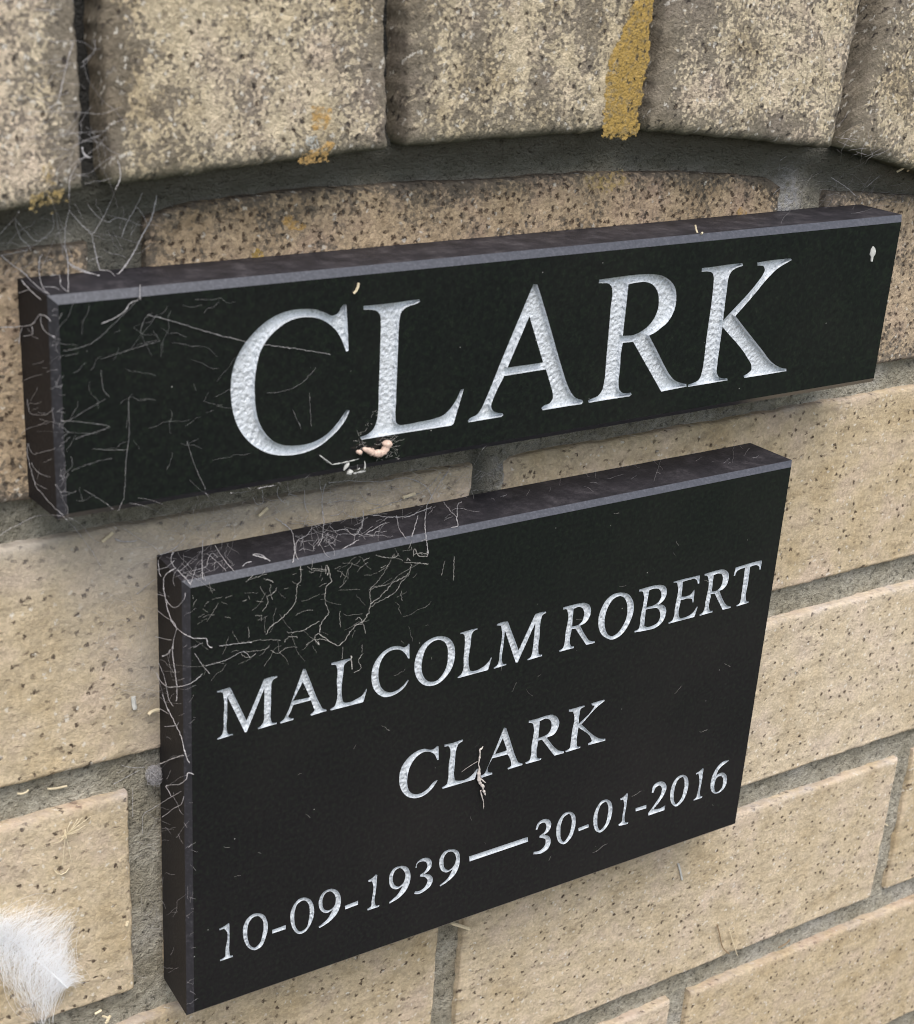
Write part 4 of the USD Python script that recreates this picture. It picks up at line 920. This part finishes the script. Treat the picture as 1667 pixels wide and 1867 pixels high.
for k in range(2600):
    up = r_.random() < 0.62
    s = r_.random()
    root = quill[int((0.02 + 0.92 * s) * (len(quill) - 1))] + r_.normal(0, 2.6, 3) * [1, 0.3, 1] * (s > 0.2)
    E = ends_up if up else ends_lo
    w = np.clip(s + r_.normal(0, 0.16), 0, 1) * (len(E) - 1); a = min(int(w), len(E) - 2)
    end = E[a] + (E[a + 1] - E[a]) * (w - a)
    f = r_.beta(2.2, 1.3) * (1.12 if r_.random() < .08 else 1)
    end = root + (end - root) * f
    d = end - root; perp = np.array([-d[2], 0, d[0]]) * (0.22 if up else -0.22) * r_.normal(1, 1.0)
    mid = root + d * 0.5 + perp + [0, -r_.uniform(-0.6, 0.4) if s < 0.38 else -r_.uniform(0.5, 3.0), 0]
    end = end + [r_.normal(0, .9), r_.uniform(-2.0, 1.6), r_.normal(0, .9)]
    tt = np.linspace(0, 1, 9)[:, None]
    pts = root * (1 - tt) ** 2 + 2 * mid * tt * (1 - tt) + end * tt ** 2 + np.cumsum(r_.normal(0, .12, (9, 3)), 0) * tt
    pts[:, 1] = np.minimum(pts[:, 1], -1.0)
    barbs.append(tube(pts, np.linspace(.034, .016, 9), 3, False))
for tip, n_ in (((345, 1860), 14), ((385, 1800), 10), ((225, 1695), 6), ((435, 1850), 6)):      # clumped lower wisps
    t0 = at(tip[0] / sf + of[0], tip[1] / sf + of[1], -3.0)
    for _ in range(n_):
        root = quill[int(r_.uniform(0.08, 0.35) * len(quill))]
        tt = np.linspace(0, 1, 9)[:, None]; mid = (root + t0) / 2 + r_.normal(0, 1.2, 3)
        pts = root * (1 - tt) ** 2 + 2 * mid * tt * (1 - tt) + (t0 + r_.normal(0, .4, 3)) * tt ** 2
        barbs.append(tube(pts, np.linspace(.045, .03, 9), 3, False))
b = obj('down', join(barbs), down_m, ft); b.SetCustomDataByKey('kind', 'stuff')

# plume of a seed on the brick above the feather
pl = thing('seed_plume', 'straw coloured seed plume with splayed hairs on the brick above the feather', 'seed')
c = (550, 290); hs = []
r_ = np.random.default_rng(81)
for e in [(650, 150), (760, 130), (710, 205), (450, 360), (520, 550), (600, 520), (515, 330), (665, 245), (690, 140), (600, 160), (640, 260), (570, 330), (480, 320)]:
    bow = r_.normal(0, 8, 2); md = ((c[0] + e[0]) / 2 + bow[0], (c[1] + e[1]) / 2 + bow[1])
    hs.append(tube(fine([at(q[0] / sf, q[1] / sf + 1460, yy) for q, yy in ((c, -1.6), (md, -2.6), (e, -1.6))], 1.0), .10, 4))
obj('hairs', join(hs), straw_m, pl)
obj('seed', join(blob([(pix([(553, 320), (548, 280), (545, 235)], of, sf, -1.6), [.3, .4, .2])], 6, .1, 8)), straw_m, pl)
tag(obj('curled_fibre', join([tube(fine(pix([(455, 580), (480, 610), (515, 618), (550, 600), (580, 560)], of, sf, -1.2)), .16, 5)]), straw_m), 'short hooked straw fibre just below the seed plume', 'fibre')


def straw(pts, y, rad, label, m_=None, flat=1.0, name='straw_bit'):
    pts = [at(a, b, yy) for (a, b), yy in zip(pts, np.linspace(*y, len(pts)) if np.ndim(y) else [y] * len(pts))]
    return tag(obj(name, join([tube(fine(pts, 0.8), rad, 5)]), m_ or straw_m), label, 'straw' if name == 'straw_bit' else 'fibre')


straw([(186.6, 987.6), (206, 971)], -1.4, .42, 'short straw rod on the brick left of the lower plaque corner')
straw([(472, 941), (488, 926)], -1.6, .5, 'thick cut straw lying on the brick in the gap, left of two')
straw([(735, 907), (757, 900)], -1.6, .45, 'pale straw caught in the cobweb in the gap, right of two')
straw([(1268, 410), (1275, 428), (1281, 424)], [-15, -18.2], .3, 'V-shaped straw fragment on top of the CLARK plaque above the K')
straw([(645, 535), (651, 528), (654, 516)], [-19.6, -20], .32, 'curled pale flake on the CLARK plaque above the letter L')
straw([(271, 1303), (280, 1296), (290, 1294)], -2.0, .55, 'yellowish splinter touching the left edge of the dates plaque')
straw([(173, 1849), (185, 1842)], -0.6, .4, 'straw chip in the joint at the bottom left below the brick corner')
straw([(187, 1853), (198, 1860), (192, 1866)], -1.0, .35, 'forked straw scrap at the bottom edge of the picture')
straw([(201, 1852), (195, 1862)], -1.0, .45, 'stubby straw scrap lying across the forked one at the bottom edge')
straw([(87, 1438), (97, 1438), (122, 1433)], 2.0, .3, 'white straw sliver in the mortar joint above the seed plume')
straw([(32, 1447), (45, 1446), (52, 1440)], 1.0, .28, 'thin straw sliver in the mortar joint at the left edge')
straw([(233, 1680), (231, 1688)], -0.6, .5, 'small yellow husk scrap on the right edge of the feather brick')
straw([(824, 1684), (838, 1688), (856, 1694)], [-5, -1.5], [.55] + [.35] * 0 or .34, 'pale thorn-like splinter under the lower edge of the dates plaque')
straw([(1308, 1686), (1312, 1702), (1318, 1727), (1330, 1739)], -1.2, .24, 'brown hooked stem above the bottom right bed joint', brown_m, name='stem')
straw([(1331, 1697), (1337, 1719), (1345, 1742)], -1.2, .17, 'thin yellow stem beside the brown hooked one', name='stem')
straw([(1420, 1728), (1432, 1722), (1441, 1713)], -0.6, .28, 'dark twig lying along the bottom right bed joint', brown_m, name='stem')
straw([(1636, 313), (1652, 303), (1660, 292), (1672, 280)], [-8, -16], .34, 'bleached grass blade poking from under the arch at the right edge')
straw([(1655, 312), (1664, 304), (1674, 300)], [-8, -14], .28, 'second bleached grass blade below the first at the right edge')
straw([(535, 994), (545, 997), (560, 1000), (577, 994)], [-9, -10], .6, 'flat cream flake in the web on top of the dates plaque', husk_m)
straw([(1601, 1486), (1607, 1496), (1620, 1506)], 2.5, .22, 'tiny pale straw in the upright joint at the far right')
straw([(1237, 1575), (1241, 1590), (1244, 1604)], -0.7, .45, 'whitish streak of bird lime on the brick below the dates plaque', lime_m)
straw([(243, 1270), (244, 1284), (246, 1292)], -0.6, .7, 'blot of pale lime on the brick left of the dates plaque', lime_m)


# lichens: thin rough crusts lying on the brick faces
def crust(label, pts, y0, kind, m_, thick=0.5, seed=0, ragged=0.9, kindname='lichen', group=None, cell=0.42):
    w = np.array([at(a, b, y0)[[0, 2]] for a, b in pts]); poly = Polygon(w).buffer(0)
    x0, z0, x1, z1 = poly.buffer(1.5).bounds
    X, Z = np.meshgrid(np.arange(x0, x1, cell), np.arange(z0, z1, cell), indexing='ij')
    import shapely
    pt = shapely.points(X.ravel(), Z.ravel())
    d = shapely.distance(poly.boundary, pt) * np.where(shapely.contains(poly, pt), 1, -1)
    d = np.minimum(d.reshape(X.shape), 2.2) + 1.15 * ragged * (N(p3(X, Z), 3.4, 91 + seed) + 0.9 * N(p3(X, Z), 1.3, 92 + seed))
    hgt = 0.5 * thick * np.clip(d / 1.2, -1.6, 1) + 0.25 * thick * N(p3(X, Z), 1.3, 95) * (d > 0)
    Y = y0 - surface(X, Z, kind) - hgt + 0.05
    ok = d > -0.9
    i = np.arange(X.size).reshape(X.shape)
    q = ok[:-1, :-1] & ok[1:, :-1] & ok[1:, 1:] & ok[:-1, 1:]
    F = np.stack([i[:-1, :-1], i[1:, :-1], i[1:, 1:], i[:-1, 1:]], -1)[q]
    v, f = np.stack([X, Y, Z], -1).reshape(-1, 3), F
    used = np.unique(f); mp = np.full(len(v), -1); mp[used] = np.arange(len(used))
    return tag(obj(kindname, (v[used] * MM, mp[f]), m_, None, True), label, 'lichen', group)


crust('tall ochre lichen stripe on the right edge of the middle arch brick', [(1180, -10), (1152, 20), (1140, 60), (1115, 110), (1108, 150), (1104, 245), (1118, 249), (1160, 243), (1166, 190), (1176, 130), (1184, 60), (1190, -10)], ARCH_Y - 0.2, 1, lichen_m, 0.6, 1, 1.0)
crust('orange lichen spot near the lower right corner of the large pale arch brick', [(570, 195), (592, 193), (604, 215), (598, 230), (578, 232), (568, 215)], ARCH_Y, 1, lichen2_m, 0.45, 2, 1.6)
crust('orange lichen scatter on the bottom edge of the large pale arch brick', [(548, 290), (600, 255), (606, 268), (590, 292), (560, 296)], ARCH_Y, 1, lichen2_m, 0.45, 3, 1.9)
crust('grey lichen disc between two orange ones on the large pale arch brick', [(565, 250), (580, 246), (584, 266), (572, 273), (563, 264)], ARCH_Y, 1, grey_lichen_m, 0.4, 4, 0.7)
crust('ochre lichen patch on the lower part of the leftmost arch brick', [(70, 330), (78, 298), (98, 296), (108, 318), (100, 340), (80, 335)], ARCH_Y - 0.1, 1, faint_lichen_m, 0.4, 5, 1.2)
crust('small yellow lichen fleck high on the leftmost arch brick', [(82, 34), (88, 36), (92, 52), (86, 60), (81, 48)], ARCH_Y, 1, lichen_m, 0.4, 6, 0.5)
crust('dull ochre lichen along the bottom edge of the leftmost arch brick', [(40, 350), (60, 345), (115, 352), (118, 365), (100, 378), (60, 372)], ARCH_Y - 0.1, 1, faint_lichen_m, 0.35, 7, 1.6)
crust('bright yellow lichen dot on the brick just above the CLARK plaque', [(462, 464), (470, 458), (480, 460), (478, 470), (465, 471)], -0.3, 0, lichen_m, 0.5, 8, 0.6)
crust('pair of orange lichen specks on the stained brick under the arch', [(518, 400), (528, 396), (540, 408), (556, 410), (552, 419), (530, 414)], -0.3, 0, lichen2_m, 0.4, 9, 1.0)
crust('olive yellow lichen at the top edge of the stained brick below the tall stripe', [(1075, 322), (1130, 316), (1150, 330), (1110, 345), (1078, 344)], -0.3, 0, faint_lichen_m, 0.25, 10, 1.6)
crust('orange lichen crumb above the right half of the CLARK plaque', [(1346, 388), (1352, 382), (1360, 386), (1356, 394), (1348, 394)], -0.5, 0, lichen2_m, 0.5, 11, 0.5)
